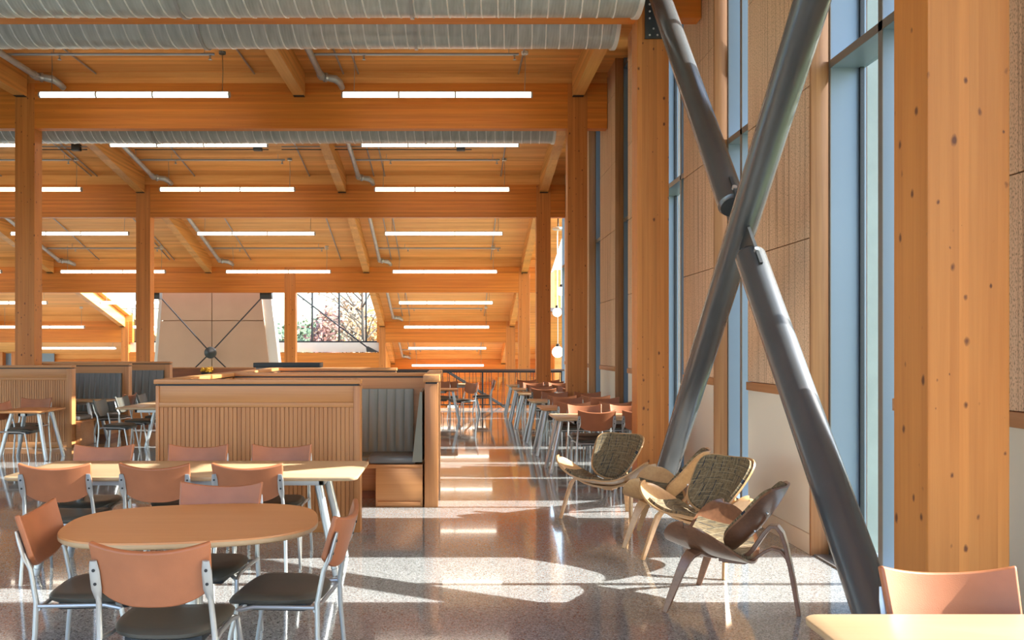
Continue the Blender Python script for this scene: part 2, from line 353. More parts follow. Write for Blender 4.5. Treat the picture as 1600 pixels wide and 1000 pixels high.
def plaid_mat():
    """olive-brown weave with dashed dark threads, on the pad's own uv"""
    m, nt, p, N, L = newmat('plaid_weave'); uv = N.new('ShaderNodeUVMap'); uv.uv_map = 'uv'
    sep = N.new('ShaderNodeSeparateXYZ'); L.new(uv.outputs[0], sep.inputs[0])
    def lines(axis, freq, width, dash):
        a = N.new('ShaderNodeMath'); a.operation = 'MULTIPLY'; a.inputs[1].default_value = freq; L.new(sep.outputs[axis], a.inputs[0])
        fr = N.new('ShaderNodeMath'); fr.operation = 'FRACT'; L.new(a.outputs[0], fr.inputs[0])
        lt = N.new('ShaderNodeMath'); lt.operation = 'LESS_THAN'; lt.inputs[1].default_value = width; L.new(fr.outputs[0], lt.inputs[0])
        mp = N.new('ShaderNodeMapping'); s = [freq, freq, 1]; s[axis] = freq*2.0; s[1-axis] = dash; mp.inputs['Scale'].default_value = s; L.new(uv.outputs[0], mp.inputs[0])
        n = N.new('ShaderNodeTexNoise'); n.inputs['Scale'].default_value = 1.0; n.inputs['Detail'].default_value = 1; L.new(mp.outputs[0], n.inputs['Vector'])
        gt = N.new('ShaderNodeMath'); gt.operation = 'GREATER_THAN'; gt.inputs[1].default_value = 0.5; L.new(n.outputs['Fac'], gt.inputs[0])
        mm = N.new('ShaderNodeMath'); mm.operation = 'MULTIPLY'; L.new(lt.outputs[0], mm.inputs[0]); L.new(gt.outputs[0], mm.inputs[1]); return mm.outputs[0]
    n = N.new('ShaderNodeTexNoise'); n.inputs['Scale'].default_value = 45; n.inputs['Detail'].default_value = 3; L.new(uv.outputs[0], n.inputs['Vector'])
    r = N.new('ShaderNodeValToRGB'); r.color_ramp.elements[0].position = 0.3; r.color_ramp.elements[1].position = 0.7
    r.color_ramp.elements[0].color = (0.105,0.070,0.033,1); r.color_ramp.elements[1].color = (0.22,0.152,0.073,1); L.new(n.outputs['Fac'], r.inputs[0]); col = r.outputs[0]
    for axis, fq, wd, ds, c in ((1, 16, 0.22, 7, (0.10,0.076,0.042,1)), (0, 15, 0.2, 5, (0.10,0.076,0.042,1)), (0, 8.5, 0.085, 7, (0.014,0.018,0.026,1)), (1, 21, 0.14, 6, (0.27,0.205,0.115,1)), (0, 19, 0.12, 6, (0.25,0.19,0.11,1))):
        mx = N.new('ShaderNodeMix'); mx.data_type = 'RGBA'; L.new(lines(axis, fq, wd, ds), mx.inputs['Factor']); L.new(col, mx.inputs['A']); mx.inputs['B'].default_value = c; col = mx.outputs['Result']
    L.new(col, p.inputs['Base Color']); p.inputs['Roughness'].default_value = 0.9
    b = N.new('ShaderNodeBump'); b.inputs['Strength'].default_value = 0.4; b.inputs['Distance'].default_value = 0.003
    n3 = N.new('ShaderNodeTexNoise'); n3.inputs['Scale'].default_value = 160; L.new(uv.outputs[0], n3.inputs['Vector']); L.new(n3.outputs['Fac'], b.inputs['Height']); L.new(b.outputs[0], p.inputs['Normal'])
    return m
M['plaid'] = plaid_mat()

# ------------------------------------------------------------------ grid of the timber frame
BAY = 6.1
ROWY = {-1: 3.843, 0: 9.943, 1: 16.043, 2: 22.143, 3: 28.243, 4: 34.343, 5: 40.443, 6: 46.543}
BOT = {-1: 5.10, 0: 5.46, 1: 5.743, 2: 5.022, 3: 3.49, 4: 1.903, 5: 0.33, 6: -1.24}
TOP = {k: BOT[k]+0.836 for k in BOT}
TOP[0] = 6.40; TOP[-1] = 6.40
BEAMW = 0.20
# deck underside: (row a, z just behind a, z just before b)
DECK = {-2: (6.785, 6.785), -1: (6.785, 6.785), 0: (6.785, 6.785), 1: (7.097, 6.10), 2: (6.23, 4.58), 3: (4.58, 2.98), 4: (2.98, 1.40), 5: (1.40, -0.18)}
WELL = (-12.9, -2.78)                            # the open light well between rows 3 and 4 and everything beyond
def deck_z(Y):
    for k in range(-1, 6):
        if ROWY[k] <= Y <= ROWY[k+1]:
            a, b = DECK[k]; return a+(b-a)*(Y-ROWY[k])/BAY
    return 6.785
XR = 2.85                                        # inner face of the window wall
XL = -22.0

# ------------------------------------------------------------------ floor, ground, deck
tag(MB().box(XL, 3.30, -4.0, 24.15, -0.30, 0.0).build('floor', M['floor'], smooth=False), 'polished grey terrazzo floor of the upper level', kind='structure')
tag(MB().box(XL, 5.0, 24.15, 47.5, -4.30, -4.1).build('floor', M['floor'], smooth=False), 'lower level floor beyond the railing', kind='structure')
tag(MB().box(-150, 150, -60, 260, -4.9, -4.4).build('ground', M['grass'], smooth=False), 'grass ground outside the hall', kind='structure')

ceil = empty('ceiling', (0,0,6.7), kind='structure'); ceil['label'] = 'sloping timber board ceiling'
board_cache = {}
def board_mesh(x0, x1, wy, ang):
    key = (x0, x1, round(wy,3))
    if key not in board_cache: board_cache[key] = MB().box(x0, x1, 0.004, wy-0.004, 0, 0.14).mesh('board', M['deck'], smooth=False)
    return board_cache[key]
for k in range(-2, 6):
    y0 = ROWY[k] if k > -2 else -3.0
    y1 = ROWY[k+1] if k > -2 else ROWY[-1]
    za, zb = DECK[k]; run = y1-y0; ang = math.atan2(zb-za, run); L_ = math.hypot(run, zb-za)
    nb = 10; wy = L_/nb
    spans = [(XL, 3.3)] if k < 3 else ([(XL, WELL[0]), (WELL[1], 3.3)] if k == 3 else [(WELL[1], 4.9)])
    if k >= 4: spans.append((XL, WELL[0]))
    for (x0, x1) in spans:
        me = board_mesh(x0, x1, wy, ang)
        for i in range(nb):
            inst('board', me, ceil, (0, y0+math.cos(ang)*wy*i, za+math.sin(ang)*wy*i-6.7), (ang, 0, 0))
    # a dark membrane above closes the joints
    for (x0, x1) in spans:
        MB().hexa([(x0,y0,za+0.16),(x1,y0,za+0.16),(x1,y1,zb+0.16),(x0,y1,zb+0.16)], [(x0,y0,za+0.3),(x1,y0,za+0.3),(x1,y1,zb+0.3),(x0,y1,zb+0.3)]).build('roof_build_up', M['concrete'], ceil, org=(0,0,6.7), smooth=False)
# short riser where the roof steps up behind the first full beam
MB().box(XL, 3.3, ROWY[1]+0.02, ROWY[1]+0.12, 6.70, 7.3).build('roof_step', M['deck'], ceil, org=(0,0,6.7), smooth=False)

# ------------------------------------------------------------------ beams, columns, joists
ORD = {-1: 'overhead beside the camera', 0: 'nearest', 1: 'first full', 2: 'second', 3: 'third', 4: 'fourth', 5: 'fifth', 6: 'last'}
BNAME = {-1: 'glulam cross beam overhead nearer than the ducts', 0: 'glulam cross beam between the two big ducts', 1: 'deep glulam cross beam behind the front pair of pendant lights',
         2: 'glulam cross beam second in line behind the third duct', 3: 'glulam cross beam above the far tree window', 4: 'short glulam cross beam right of the tree window',
         5: 'far glulam cross beam low above the railing', 6: 'farthest glulam cross beam at the end of the hall'}
def beam(k, x0, x1, label):
    y = ROWY[k]; b = MB().box(x0, x1, y, y+BEAMW, BOT[k], TOP[k]).build('cross_beam', M['glulam_x'], org=((x0+x1)/2, y, BOT[k]), smooth=False)
    tag(b, label, 'beam', 'glulam cross beams')
    zt = DECK[k-1][1] if k > -1 else 6.785
    if zt > TOP[k]+0.05: MB().box(x0, x1, y+0.03, y+BEAMW-0.02, TOP[k], zt+0.02).build('blocking', M['deck'], b, smooth=False)
for k in (-1, 0, 1, 2, 3): beam(k, XL, XR-0.01, BNAME[k])
beam(4, WELL[1]-0.3, 2.9, BNAME[4]); beam(4, XL, WELL[0]+0.1, 'glulam cross beam left of the pink panel, at the far light well')
beam(5, WELL[1]-0.3, 4.4, BNAME[5]); beam(6, WELL[1]-0.3, 4.4, BNAME[6]); beam(5, XL, WELL[0]+0.1, 'far glulam cross beam low on the left beyond the booths')

CW, CD = 0.366, 0.30
def column(xl, k, label, z0=0.0, top=None, wv=CW):
    y = ROWY[k]-0.006
    c = MB().cbox(xl, xl+wv, y, y+CD, z0, (TOP[k]-0.002 if top is None else top), 0.008).build('timber_column', M['glulam_z'], org=(xl+wv/2, y, z0), angle=20)
    return tag(c, label, 'column', 'glulam columns')
column(2.102, -1, 'broad knotty glulam column at the right, nearest of all')
col0 = column(2.102, 0, 'knotty glulam column where the crossed steel braces start behind the lounge chairs')
column(2.102, 1, 'glulam column with knots behind the cafe tables, next beyond the braced one')
column(2.102, 2, 'slim glulam column standing at the black railing')
column(2.102, 3, 'far glulam column just beyond the railing, by the globe lamps', z0=-4.1)
column(2.05, 4, 'farthest glulam column of the window side', z0=-4.1)
column(-8.16, 1, 'glulam column at the left rising past the first full beam')
column(-8.16, 2, 'glulam column to the left of the pink cross-braced panel')
column(-5.56, 3, 'glulam column between pink panel and tree window, its side lit bright', z0=-4.1)
column(-3.0, 4, 'stub glulam column under the joist right of the tree window', z0=-4.1, wv=0.26)
column(-13.25, 4, 'far glulam column beside a narrow bright window at the left', z0=-4.1, wv=0.3)
column(-18.9, 4, 'far glulam column at the left edge beyond the booths', z0=-4.1)

JX = [2.185, -2.98, -8.14, -13.30, -18.46]
JN = ['window-side', 'middle', 'left column line', 'far left', 'outermost left']
JB = {-1: 'above the camera', 0: 'meeting the first full beam', 1: 'between first and second full beams', 2: 'between the second and third beams', 3: 'between the third and fourth beams', 4: 'between the fourth and fifth beams', 5: 'in the last bay'}
JW, JD = 0.21, 0.455
for k in (-1, 0, 1, 2, 3, 4, 5):
    for j, xj in enumerate(JX):
        if k >= 3 and (j in (2,)): continue
        if k >= 4 and j in (3, 4): continue
        if k == 5 and j > 1: continue
        if k == -1 and j > 3: continue
        za, zb = DECK[k]; y0 = ROWY[k]+BEAMW+0.005; y1 = ROWY[k+1]-0.012
        zy = lambda y: za+(zb-za)*(y-ROWY[k])/BAY
        a, b = zy(y0), zy(y1)
        jo = MB().hexa([(xj,y0,a-JD),(xj+JW,y0,a-JD),(xj+JW,y1,b-JD),(xj,y1,b-JD)], [(xj,y0,a-0.004),(xj+JW,y0,a-0.004),(xj+JW,y1,b-0.004),(xj,y1,b-0.004)]).build('roof_joist', M['glulam_y'], org=(xj+JW/2, y1, b-JD), smooth=False)
        tag(jo, 'glulam roof joist %s, %s' % (JN[j]+' line', JB[k]), 'joist', 'glulam roof joists')
        MB().box(xj+0.005, xj+JW-0.005, y1-0.10, y1+0.01, b-JD-0.028+0.02, b-JD-0.001+0.0).build('joist_shoe', M['black'], jo, smooth=False)

# ------------------------------------------------------------------ spiral ducts
def duct(name_label, x1, Yc, zb, R, bands, x0=XL+1):
    zc = zb+R
    d = empty('spiral_duct', ((x0+x1)/2, Yc, zc), 0, name_label, 'duct', 'spiral ducts under the roof')
    m = MB(); n = 40
    for rr, (a, b) in ((R, (x0, x1)),):
        m.rings([[(xx, Yc+r_*math.cos(2*PI*j/n), zc+r_*math.sin(2*PI*j/n)) for j in range(n)] for xx, r_ in ((a, R), (b, R), (b, R-0.03), (b-0.5, R-0.03))])
    m.build('duct_shell', M['duct'], d)
    pitch = 0.172; turns = int((x1-0.1-x0)/pitch); pts = []
    for i in range(turns*18):
        t = 2*PI*i/18; pts.append((x0+pitch*i/18, Yc+(R+0.001)*math.cos(t), zc+(R+0.001)*math.sin(t)))
    MB().tube(pts, 0.011, 4).build('spiral_seam', M['duct_seam'], d)
    MB().rings([[(xx, Yc+r_*math.cos(2*PI*j/n), zc+r_*math.sin(2*PI*j/n)) for j in range(n)] for xx, r_ in ((x1-0.05, R+0.004), (x1-0.05, R+0.02), (x1, R+0.02), (x1, R-0.02), (x1-0.05, R-0.02))]).build('end_flange', M['duct_seam'], d)
    for bx in bands:
        MB().rings([[(xx, Yc+r_*math.cos(2*PI*j/n), zc+r_*math.sin(2*PI*j/n)) for j in range(n)] for xx, r_ in ((bx-0.018, R), (bx-0.018, R+0.02), (bx+0.018, R+0.02), (bx+0.018, R))]).build('hanger_band', M['conduit'], d)
        MB().tube([(bx, Yc, zc+R), (bx, Yc, deck_z(Yc)-0.0)], 0.008, 6).build('hanger_rod', M['conduit'], d)
    return d
duct('big galvanised spiral duct nearest the camera, in front of the first cross beam', 1.93, 8.98, 5.12, 0.43, [px(283,8.95), px(643,8.95), px(-180,8.95)])
duct('galvanised spiral duct just behind the nearest cross beam', 2.03, 10.85, 5.44, 0.42, [px(320,10.85), px(650,10.85), px(-60,10.8)])
duct('thinner galvanised spiral duct showing below the first full beam', 1.95, 16.86, 5.665, 0.42, [px(243,16.8), px(665,16.8), px(-100,16.8)])
# ceiling lamp vents on near duct
for xx in (195, 822):
    X = px(xx, 8.55); g = empty('duct_grille', (X, 8.55, 5.30), 0, 'pale rectangular air grille on the side of the nearest duct, %s one' % ('left' if xx < 500 else 'right'), 'air grille', 'grilles on the nearest duct')
    m = MB().box(X-0.28, X+0.28, 8.42, 8.54, 5.27, 5.30).box(X-0.28, X+0.28, 8.42, 8.54, 5.55, 5.58).box(X-0.28, X-0.25, 8.42, 8.54, 5.27, 5.58).box(X+0.25, X+0.28, 8.42, 8.54, 5.27, 5.58); m.build('grille_frame', M['silver'], g, smooth=False)
    for i in range(8): MB().box(X-0.25, X+0.25, 8.44, 8.52, 5.31+i*0.032, 5.318+i*0.032).build('slat', M['silver'], g, smooth=False)

# ------------------------------------------------------------------ linear pendants
LEN = 3.27
def pendant_proto():
    r = empty('linear_pendant', (0,0,0))
    segs = ((0.0, 0.975), (0.975, 1.95), (1.95, LEN))
    for a, b in segs:
        MB().tube([(a+0.012,0,0),(b-0.012,0,0)], 0.047, 14).build('diffuser', M['lamp'], r)
    for a in (0.0, 0.975, 1.95, LEN):
        MB().tube([(a-0.014,0,0),(a+0.014,0,0)], 0.053, 14).build('joint_ring', M['conduit'], r)
    MB().cbox(0.0, LEN, -0.02, 0.02, 0.042, 0.06, 0.005).build('carrier', M['silver'], r)
    return r
P0 = pendant_proto(); first = True
ROWL = ['nearest', 'second', 'third', 'fourth', 'fifth', 'sixth', 'seventh', 'eighth', 'ninth']
ROWZ = [148.2, 226, 296, 365, 424.5, 473, 511, 544, 571]
for i in range(9):
    Y = 14.93+3.05*i; z = pz(ROWZ[i], Y)
    for s, x0 in enumerate((-1.935, -7.16, -12.35, -17.5)):
        if i >= 5 and s == 1: continue
        if i == 8 and s > 0: continue
        if i < 1 and s > 1: continue
        if i < 3 and s > 2: continue
        o = P0 if first else copy_tree(P0); first = False
        o.location = (x0, Y, z)
        side = ['on the window side', 'in the middle', 'on the left', 'on the far left'][s]
        tag(o, 'white linear pendant light %s, %s row counting back from the camera' % (side, ROWL[i]), 'pendant light', 'linear pendant lights')
        zt = deck_z(Y)
        for cx in (0.2, LEN-0.12):
            if zt-z > 0.1:
                MB().tube([(cx,0,0.06),(cx+0.01,0,(zt-z)*0.6),(cx,0,zt-z)], 0.006, 5).build('cable', M['silver'], o, org=(0,0,0))
        MB().lathe([(0.06,zt-z-0.045),(0.06,zt-z)], (LEN-0.12,0,0), 14).build('canopy', M['white'], o, org=(0,0,0))

# ------------------------------------------------------------------ pipes and conduits
def main_pipe(k, xj, label):
    za, zb = DECK[k]; y0 = ROWY[k]+0.35; y1 = ROWY[k+1]-0.42; x = xj+JW+0.36
    zy = lambda y: za+(zb-za)*(y-ROWY[k])/BAY-0.20
    p = empty('sprinkler_main', (x, y1, zy(y1)), 0, label, 'pipe', 'sprinkler mains along the joists')
    MB().tube([(x,y0,zy(y0)),(x,y1,zy(y1))], 0.055, 12).build('pipe', M['pipe'], p)
    MB().tube([(x-0.002,y1-0.10,zy(y1-0.10)),(x,y1+0.02,zy(y1)),(x+0.08,y1+0.09,zy(y1)+0.0),(x+0.24,y1+0.12,zy(y1)-0.02),(x+0.31,y1+0.20,zy(y1)-0.06),(x+0.33,y1+0.38,zy(y1)-0.1)], [0.07,0.075,0.062,0.072,0.062,0.055], 12).build('elbow', M['pipe'], p)
    MB().tube([(x+0.05,y1+0.06,zy(y1)-0.005),(x+0.09,y1+0.085,zy(y1)-0.005)], 0.085, 12).build('coupling', M['silver'], p)
    for yy in (y0+1.5, y1-1.2):
        MB().tube([(x,yy,zy(yy)+0.05),(x,yy,zy(yy)+0.205)], 0.008, 6).build('hanger', M['conduit'], p)
for k in (0, 1, 2, 3, 4):
    for j in (1, 2, 3):
        if k >= 3 and j != 1: continue
        main_pipe(k, JX[j], 'thick grey sprinkler main beside the %s joist, %s' % (JN[j], JB[k]))
BR = {0: 14.65, 1: 20.75, 2: 26.95, 3: 33.0, 4: 39.1}
for k, Y in BR.items():
    for j, xs in enumerate((-2.41, -7.57, -12.7)):
        if k == 4 and j > 0: continue
        if k >= 3 and j == 1: continue
        x1 = xs+3.5+ (0.0 if k != 2 or j else 0.35); z = deck_z(Y)-0.14
        b = empty('sprinkler_branch', (xs, Y, z), 0, 'thin crosswise sprinkler pipe, %s, %s' % (['window side', 'middle', 'left'][j], JB[k]), 'pipe', 'sprinkler branch pipes')
        MB().tube([(xs,Y,z),(x1,Y,z)], 0.024, 8).build('pipe', M['conduit'], b)
        for q in (0.25, 0.98):
            X = xs+(x1-xs)*q
            MB().lathe([(0.022,-0.10),(0.035,-0.095),(0.012,-0.07),(0.018,-0.02)], (X,Y,z), 10).build('sprinkler_head', M['silver'], b)
            MB().tube([(X-0.1,Y,z),(X-0.1,Y,deck_z(Y))], 0.006, 5).build('hanger', M['conduit'], b)
CX = {-6.65: 'left of the middle lights', -3.71: 'just left of the middle joist', -2.06: 'right of the middle joist', -1.78: 'second right of the middle joist', 1.19: 'near the window-side joist', -9.3: 'on the left', -9.15: 'second on the left', -11.6: 'far on the left'}
for k in (0, 1, 2, 3, 4):
    for X, nm in CX.items():
        if k >= 3 and X < -2.78: continue
        if k == 0 and X < -8: continue
        y0, y1 = ROWY[k]+0.25, ROWY[k+1]-0.02
        za, zb = DECK[k]; zy = lambda y: za+(zb-za)*(y-ROWY[k])/BAY-0.03
        c = MB().tube([(X,y0,zy(y0)),(X,y1,zy(y1))], 0.017, 6).build('conduit', M['conduit'], org=(X,y1,zy(y1)))
        tag(c, 'thin ceiling conduit %s, %s' % (nm, JB[k]), 'conduit', 'ceiling conduits')
for (x0, x1, nm) in ((-10.1, -8.5, 'left of the left joist'), (-4.0, 0.4, 'across the middle of the second bay'), (-7.4, -4.3, 'behind the middle pendant of the second row')):
    Y = 20.0; z = deck_z(Y)-0.12
    c = empty('track_conduit', (x0, Y, z), 0, 'paired dark conduit with a box running crosswise %s' % nm, 'conduit', 'crosswise conduits')
    MB().tube([(x0,Y,z),(x1,Y,z)], 0.016, 6).build('conduit', M['conduit'], c); MB().tube([(x0,Y,z-0.07),(x1,Y,z-0.07)], 0.012, 6).build('conduit', M['steel_dark'], c)
    MB().cbox(x1-0.35, x1-0.15, Y-0.06, Y+0.06, z-0.1, z+0.06, 0.01).build('junction_box', M['steel_dark'], c)

# ------------------------------------------------------------------ right wall: panels and windows
JOINTS = [1.33, 2.54, 3.76, 4.98, 6.2, 7.25]
def wall_panel(y0, y1, top=7.25, jamb=True):
    r = empty('wall_right', (XR, (y0+y1)/2, 0), 0, kind='structure')
    for a, b in zip(JOINTS[:-1], JOINTS[1:]):
        if a >= top: break
        MB().cbox(XR, XR+0.05, y0+(0.03 if jamb else 0), y1-0.006, a+0.004, min(b, top)-0.004, 0.003).build('acoustic_panel', M['acoustic'], r, angle=20)
    MB().box(XR+0.05, XR+0.36, y0+0.02, y1, 0, top+0.1).build('wall_core', M['trim_red'], r, smooth=False)
    MB().cbox(XR-0.015, XR+0.05, y0+0.03, y1, 1.25, 1.33, 0.004).build('dado_rail', M['trim_red'], r)
    MB().box(XR+0.004, XR+0.05, y0+0.03, y1-0.006, 0.165, 1.25).build('lower_panel', M['plaster'], r, smooth=False)
    MB().cbox(XR-0.006, XR+0.05, y0+0.03, y1-0.004, 0, 0.162, 0.004).build('baseboard', M['cream'], r)
    if jamb:
        MB().cbox(XR-0.008, XR+0.135, y0-0.008, y0+0.028, 0, top+0.1, 0.005).build('jamb_board', M['jamb'], r)
        MB().box(XR+0.135, XR+0.36, y0-0.004, y0+0.02, 0, top).build('outer_jamb', M['alu_brown'], r, smooth=False)
PANELS = [(-3.9, 1.6), (3.42, 5.597), (6.895, 8.40), (9.453, 10.75), (12.64, 14.2), (15.27, 16.9), (18.26, 19.9), (21.0, 22.35)]
for i, (a, b) in enumerate(PANELS): wall_panel(a, b, jamb=True)
XF, XG = 2.985, 3.23
def window(n, y0, y1, mull, top=7.2, solid=()):
    """y0 near, y1 far (the jamb we look at); deep aluminium frame with glass at its outer edge"""
    r = empty('window_%d' % n, (XF, (y0+y1)/2, 0), 0, kind='structure')
    def vert(ya, yb, nm): 
        MB().box(XF+0.006, XG+0.04, ya, yb, 0.03, top).build(nm, M['alu'], r, smooth=False)
        MB().box(XF, XF+0.006, ya, yb, 0.03, top).build('mullion_cap', M['alu_brown'], r, smooth=False)
    vert(y1-0.035, y1-0.002, 'frame_post'); vert(y0+0.002, y0+0.03, 'frame_post')
    for ym in mull: vert(ym-0.03, ym+0.03, 'mullion')
    MB().box(XG-0.02, XG+0.012, y1-0.065, y1-0.036, 0.03, top).build('gasket', M['gasket'], r, smooth=False)
    for z0, z1 in ((0.0, 0.075), (3.88, 3.945), (6.6, 6.67)):
        MB().box(XF+0.006, XG+0.03, y0+0.03, y1-0.036, z0, z1).build('transom', M['alu'], r, smooth=False)
        MB().box(XF, XF+0.006, y0+0.03, y1-0.036, z0, z1).build('transom_cap', M['alu_brown'], r, smooth=False)
    ys = [y0+0.03]+list(mull)+[y1-0.036]
    for a, b in zip(ys[:-1], ys[1:]):
        for z0, z1 in ((0.075, 3.88), (3.945, 6.6)):
            MB().box(XG-0.012, XG+0.012, a+0.02, b-0.02, z0, z1).build('pane', M['glass'], r, smooth=False)
    for a, b in solid: MB().box(XG+0.015, XG+0.05, a, b, 0.0, top).build('sun_blocker', M['alu'], r, smooth=False)  # hidden opaque strips added to narrow the sun bands on the floor
    MB().box(XG+0.05, XG+0.62, y1-0.03, y1+0.05, -0.3, top).build('outer_fin', M['fin'], r, smooth=False)
    MB().box(XF-0.12, XF, y0, y1, 0.0, 0.012).build('sill_strip', M['alu_brown'], r, smooth=False)
window(1, 1.6, 3.42, [2.5]); window(2, 5.597, 6.895, [6.057]); window(3, 8.40, 9.453, [9.0]); window(4, 10.75, 12.64, [11.40], solid=((10.76,10.97),(11.13,11.97)))
window(5, 14.2, 15.27, [14.7], solid=((14.58,15.2),)); window(6, 16.9, 18.26, [17.25], solid=((16.9,17.25),(17.6,18.2))); window(7, 19.9, 21.0, [20.6], solid=((19.9,20.2),(20.62,20.95))); window(8, 22.35, 24.0, [23.2])
tag(MB().box(XR, 3.3, -4.0, 24.0, 7.2, 7.5).build('trim_1', M['jamb'], smooth=False), 'head trim above the window wall', kind='structure')

# ------------------------------------------------------------------ crossed steel braces
BX, BR_ = 2.285, 0.115
def brace_pt(Y, which): return V(BX, Y, 2.595+1.089*(Y-6.887)) if which == 1 else V(BX, Y, 2.595-0.9366*(Y-6.887))
br = empty('cross_brace', (BX, 6.887, 0), 0, 'crossed round grey steel braces between the two nearest window-side columns', 'brace')
MB().tube([brace_pt(9.60,2), brace_pt(4.25,2)], BR_, 32).build('brace_tube', M['brace'], br)
def end_cap(Ya, Yb):
    d = (brace_pt(Yb,1)-brace_pt(Ya,1)).normalized(); a = brace_pt(Ya,1)
    MB().tube([a, a+d*0.03, a+d*0.03+d*1e-3, brace_pt(Yb,1)], [BR_*0.86, BR_*0.99, BR_, BR_], 32).build('brace_tube', M['brace'], br)
end_cap(6.887-0.20, 4.50); end_cap(6.887+0.20, 9.82)
ax = (brace_pt(7.5,1)-brace_pt(6.5,1)).normalized()
for s in (-1, 1):
    c = brace_pt(6.887+s*0.19, 1); nrm = V(0, -ax.z, ax.y)
    # knife plate through the slotted tube end, with its pin
    b0 = brace_pt(6.887+s*0.02,1); b1 = brace_pt(6.887+s*0.36,1)
    vs = []
    for pt in (b0, b1):
        for sx in (-0.012, 0.012):
            vs.append(pt+V(sx,0,0)+nrm*0.135); vs.append(pt+V(sx,0,0)-nrm*0.135)
    MB().add(vs, [(0,1,3,2),(4,6,7,5),(0,4,5,1),(2,3,7,6),(0,2,6,4),(1,5,7,3)]).build('knife_plate', M['steel_dark'], br, smooth=False)
    pp = brace_pt(6.887+s*0.26,1)
    for sy in (-1, 1):
        MB().tube([pp+V(0,0,0)+nrm*sy*BR_*0.9, pp+nrm*sy*(BR_+0.028)], 0.02, 10).build('pin', M['bolt'], br)
for c, nm in ((V(BX,4.47,0.0),0), (V(BX,9.69,0.0),1)):
    MB().cbox(BX-0.16, BX+0.16, c.y-0.16, c.y+0.16, 0.0, 0.025, 0.004).build('base_plate', M['steel_dark'], br)
gp = empty('connection_plate', (2.19, 9.92, 5.21), 0, 'dark bolted steel plate on the braced column under the beam', 'steel plate')
MB().cbox(px(1007.5,9.93), px(1044,9.93), 9.915, 9.935, 5.21, 6.0, 0.003).build('plate', M['steel_dark'], gp)
for bx, by in ((1015,7),(1015,18),(1015,29),(1021,45),(1015,55),(1027,55)):
    X, Z = px(bx,9.92), pz(by,9.92); MB().sphere((X,9.914,Z), 0.012, 10, 6).build('bolt', M['bolt'], gp)

# ------------------------------------------------------------------ dining chair
def chair_proto(name='dining_chair'):
    r = empty(name, (0,0,0))
    # faces +y; seat
    lv = []
    for sc_, z in ((0.45,0.466),(0.80,0.470),(0.94,0.466),(1.0,0.452),(0.985,0.436),(0.9,0.426)):
        L = []
        for (x, y, _) in superell(0.242, 0.232, 3.6, 36):
            x2, y2 = x*sc_, y*sc_
            t = max(0, (y2-0.12)/0.11); zz = z-0.030*t*t + 0.010*(abs(x2)/0.24)**2 - 0.006
            L.append((x2*(1-0.10*max(0,-y2/0.23)), y2+0.03, zz))
        lv.append(L)
    lv = lv[::-1]
    MB().rings(lv).build('seat', M['seat_dark'], r, angle=50)
    MB().cbox(-0.17, 0.17, -0.14, 0.20, 0.385, 0.428, 0.015).build('seat_pan', M['black_plastic'], r)
    # backrest: wide, dished in plan, dipped top edge and U shaped lower edge
    def bk(u, v):
        a = 2*u-1; zt = 0.828+0.036*abs(a)**2.2; zb = 0.585+0.075*abs(a)**3
        z = zb+(zt-zb)*v; hw = 0.236+0.012*v; x = a*hw
        y = -0.268+0.052*a*a-0.30*(z-0.60)-0.0
        n = V(-0.40*a, 1.0, 0.28).normalized(); return (x, y, z), n
    m = MB().sheet(bk, 18, 10, 0.026)
    bo = m.build('backrest', M['leather'], r, angle=60)
    bv = bo.modifiers.new('edge', 'BEVEL'); bv.width = 0.008; bv.segments = 2; bv.limit_method = 'ANGLE'; bv.angle_limit = math.radians(50)
    for s in (-1, 1):
        MB().tube([(s*0.258,-0.240,0.0),(s*0.247,-0.213,0.30),(s*0.241,-0.210,0.45),(s*0.233,-0.238,0.60),(s*0.230,-0.272,0.68)], [0.012,0.013,0.013,0.012,0.010], 10).build('leg', M['silver'], r)
        MB().tube([(s*0.252,0.255,0.0),(s*0.246,0.205,0.30),(s*0.238,0.180,0.405),(s*0.20,0.150,0.425)], [0.011,0.012,0.012,0.011], 10).build('leg', M['silver'], r)
        b = MB().tube([(s*0.232,-0.246,0.615),(s*0.230,-0.268,0.66),(s*0.230,-0.290,0.74),(s*0.230,-0.303,0.785)], [0.014,0.022,0.022,0.015], 10, flat=0.45).build('back_bracket', M['silver'], r)
        for zz, yy in ((0.685,-0.283),(0.745,-0.300)):
            MB().tube([(s*0.230,yy+0.012,zz),(s*0.230,yy-0.004,zz-0.001)], 0.007, 8).build('bolt', M['black'], b, org=(0,0,0))
        MB().tube([(s*0.247,-0.20,0.43),(s*0.235,-0.10,0.425),(s*0.232,0.10,0.422),(s*0.238,0.18,0.405)], 0.0105, 8).build('seat_rail', M['silver'], r)
    MB().tube([(-0.244,-0.20,0.415),(0.244,-0.20,0.415)], 0.010, 8).build('stretcher', M['silver'], r)
    return r
CH = chair_proto(); ch_first = True
def chair(x, y, face, label, group='terracotta dining chairs'):
    """face: heading of the sitter in degrees, 90 = away from the camera"""
    global ch_first
    o = CH if ch_first else copy_tree(CH); ch_first = False
    o.location = (x, y, 0); o.rotation_euler = (0, 0, math.radians(face-90)); tag(o, label, 'chair', group); return o
T = 'terracotta dining chair '
# round table group
chair(-1.245, 3.83, 90, T+'back turned to us, in front of the rounded table')
chair(-1.80, 4.36, 6, T+'side-on at the left of the rounded table')
chair(-0.835, 4.33, 175, T+'side-on at the right of the rounded table')
chair(-1.40, 4.84, 267, T+'behind the rounded table, facing us')
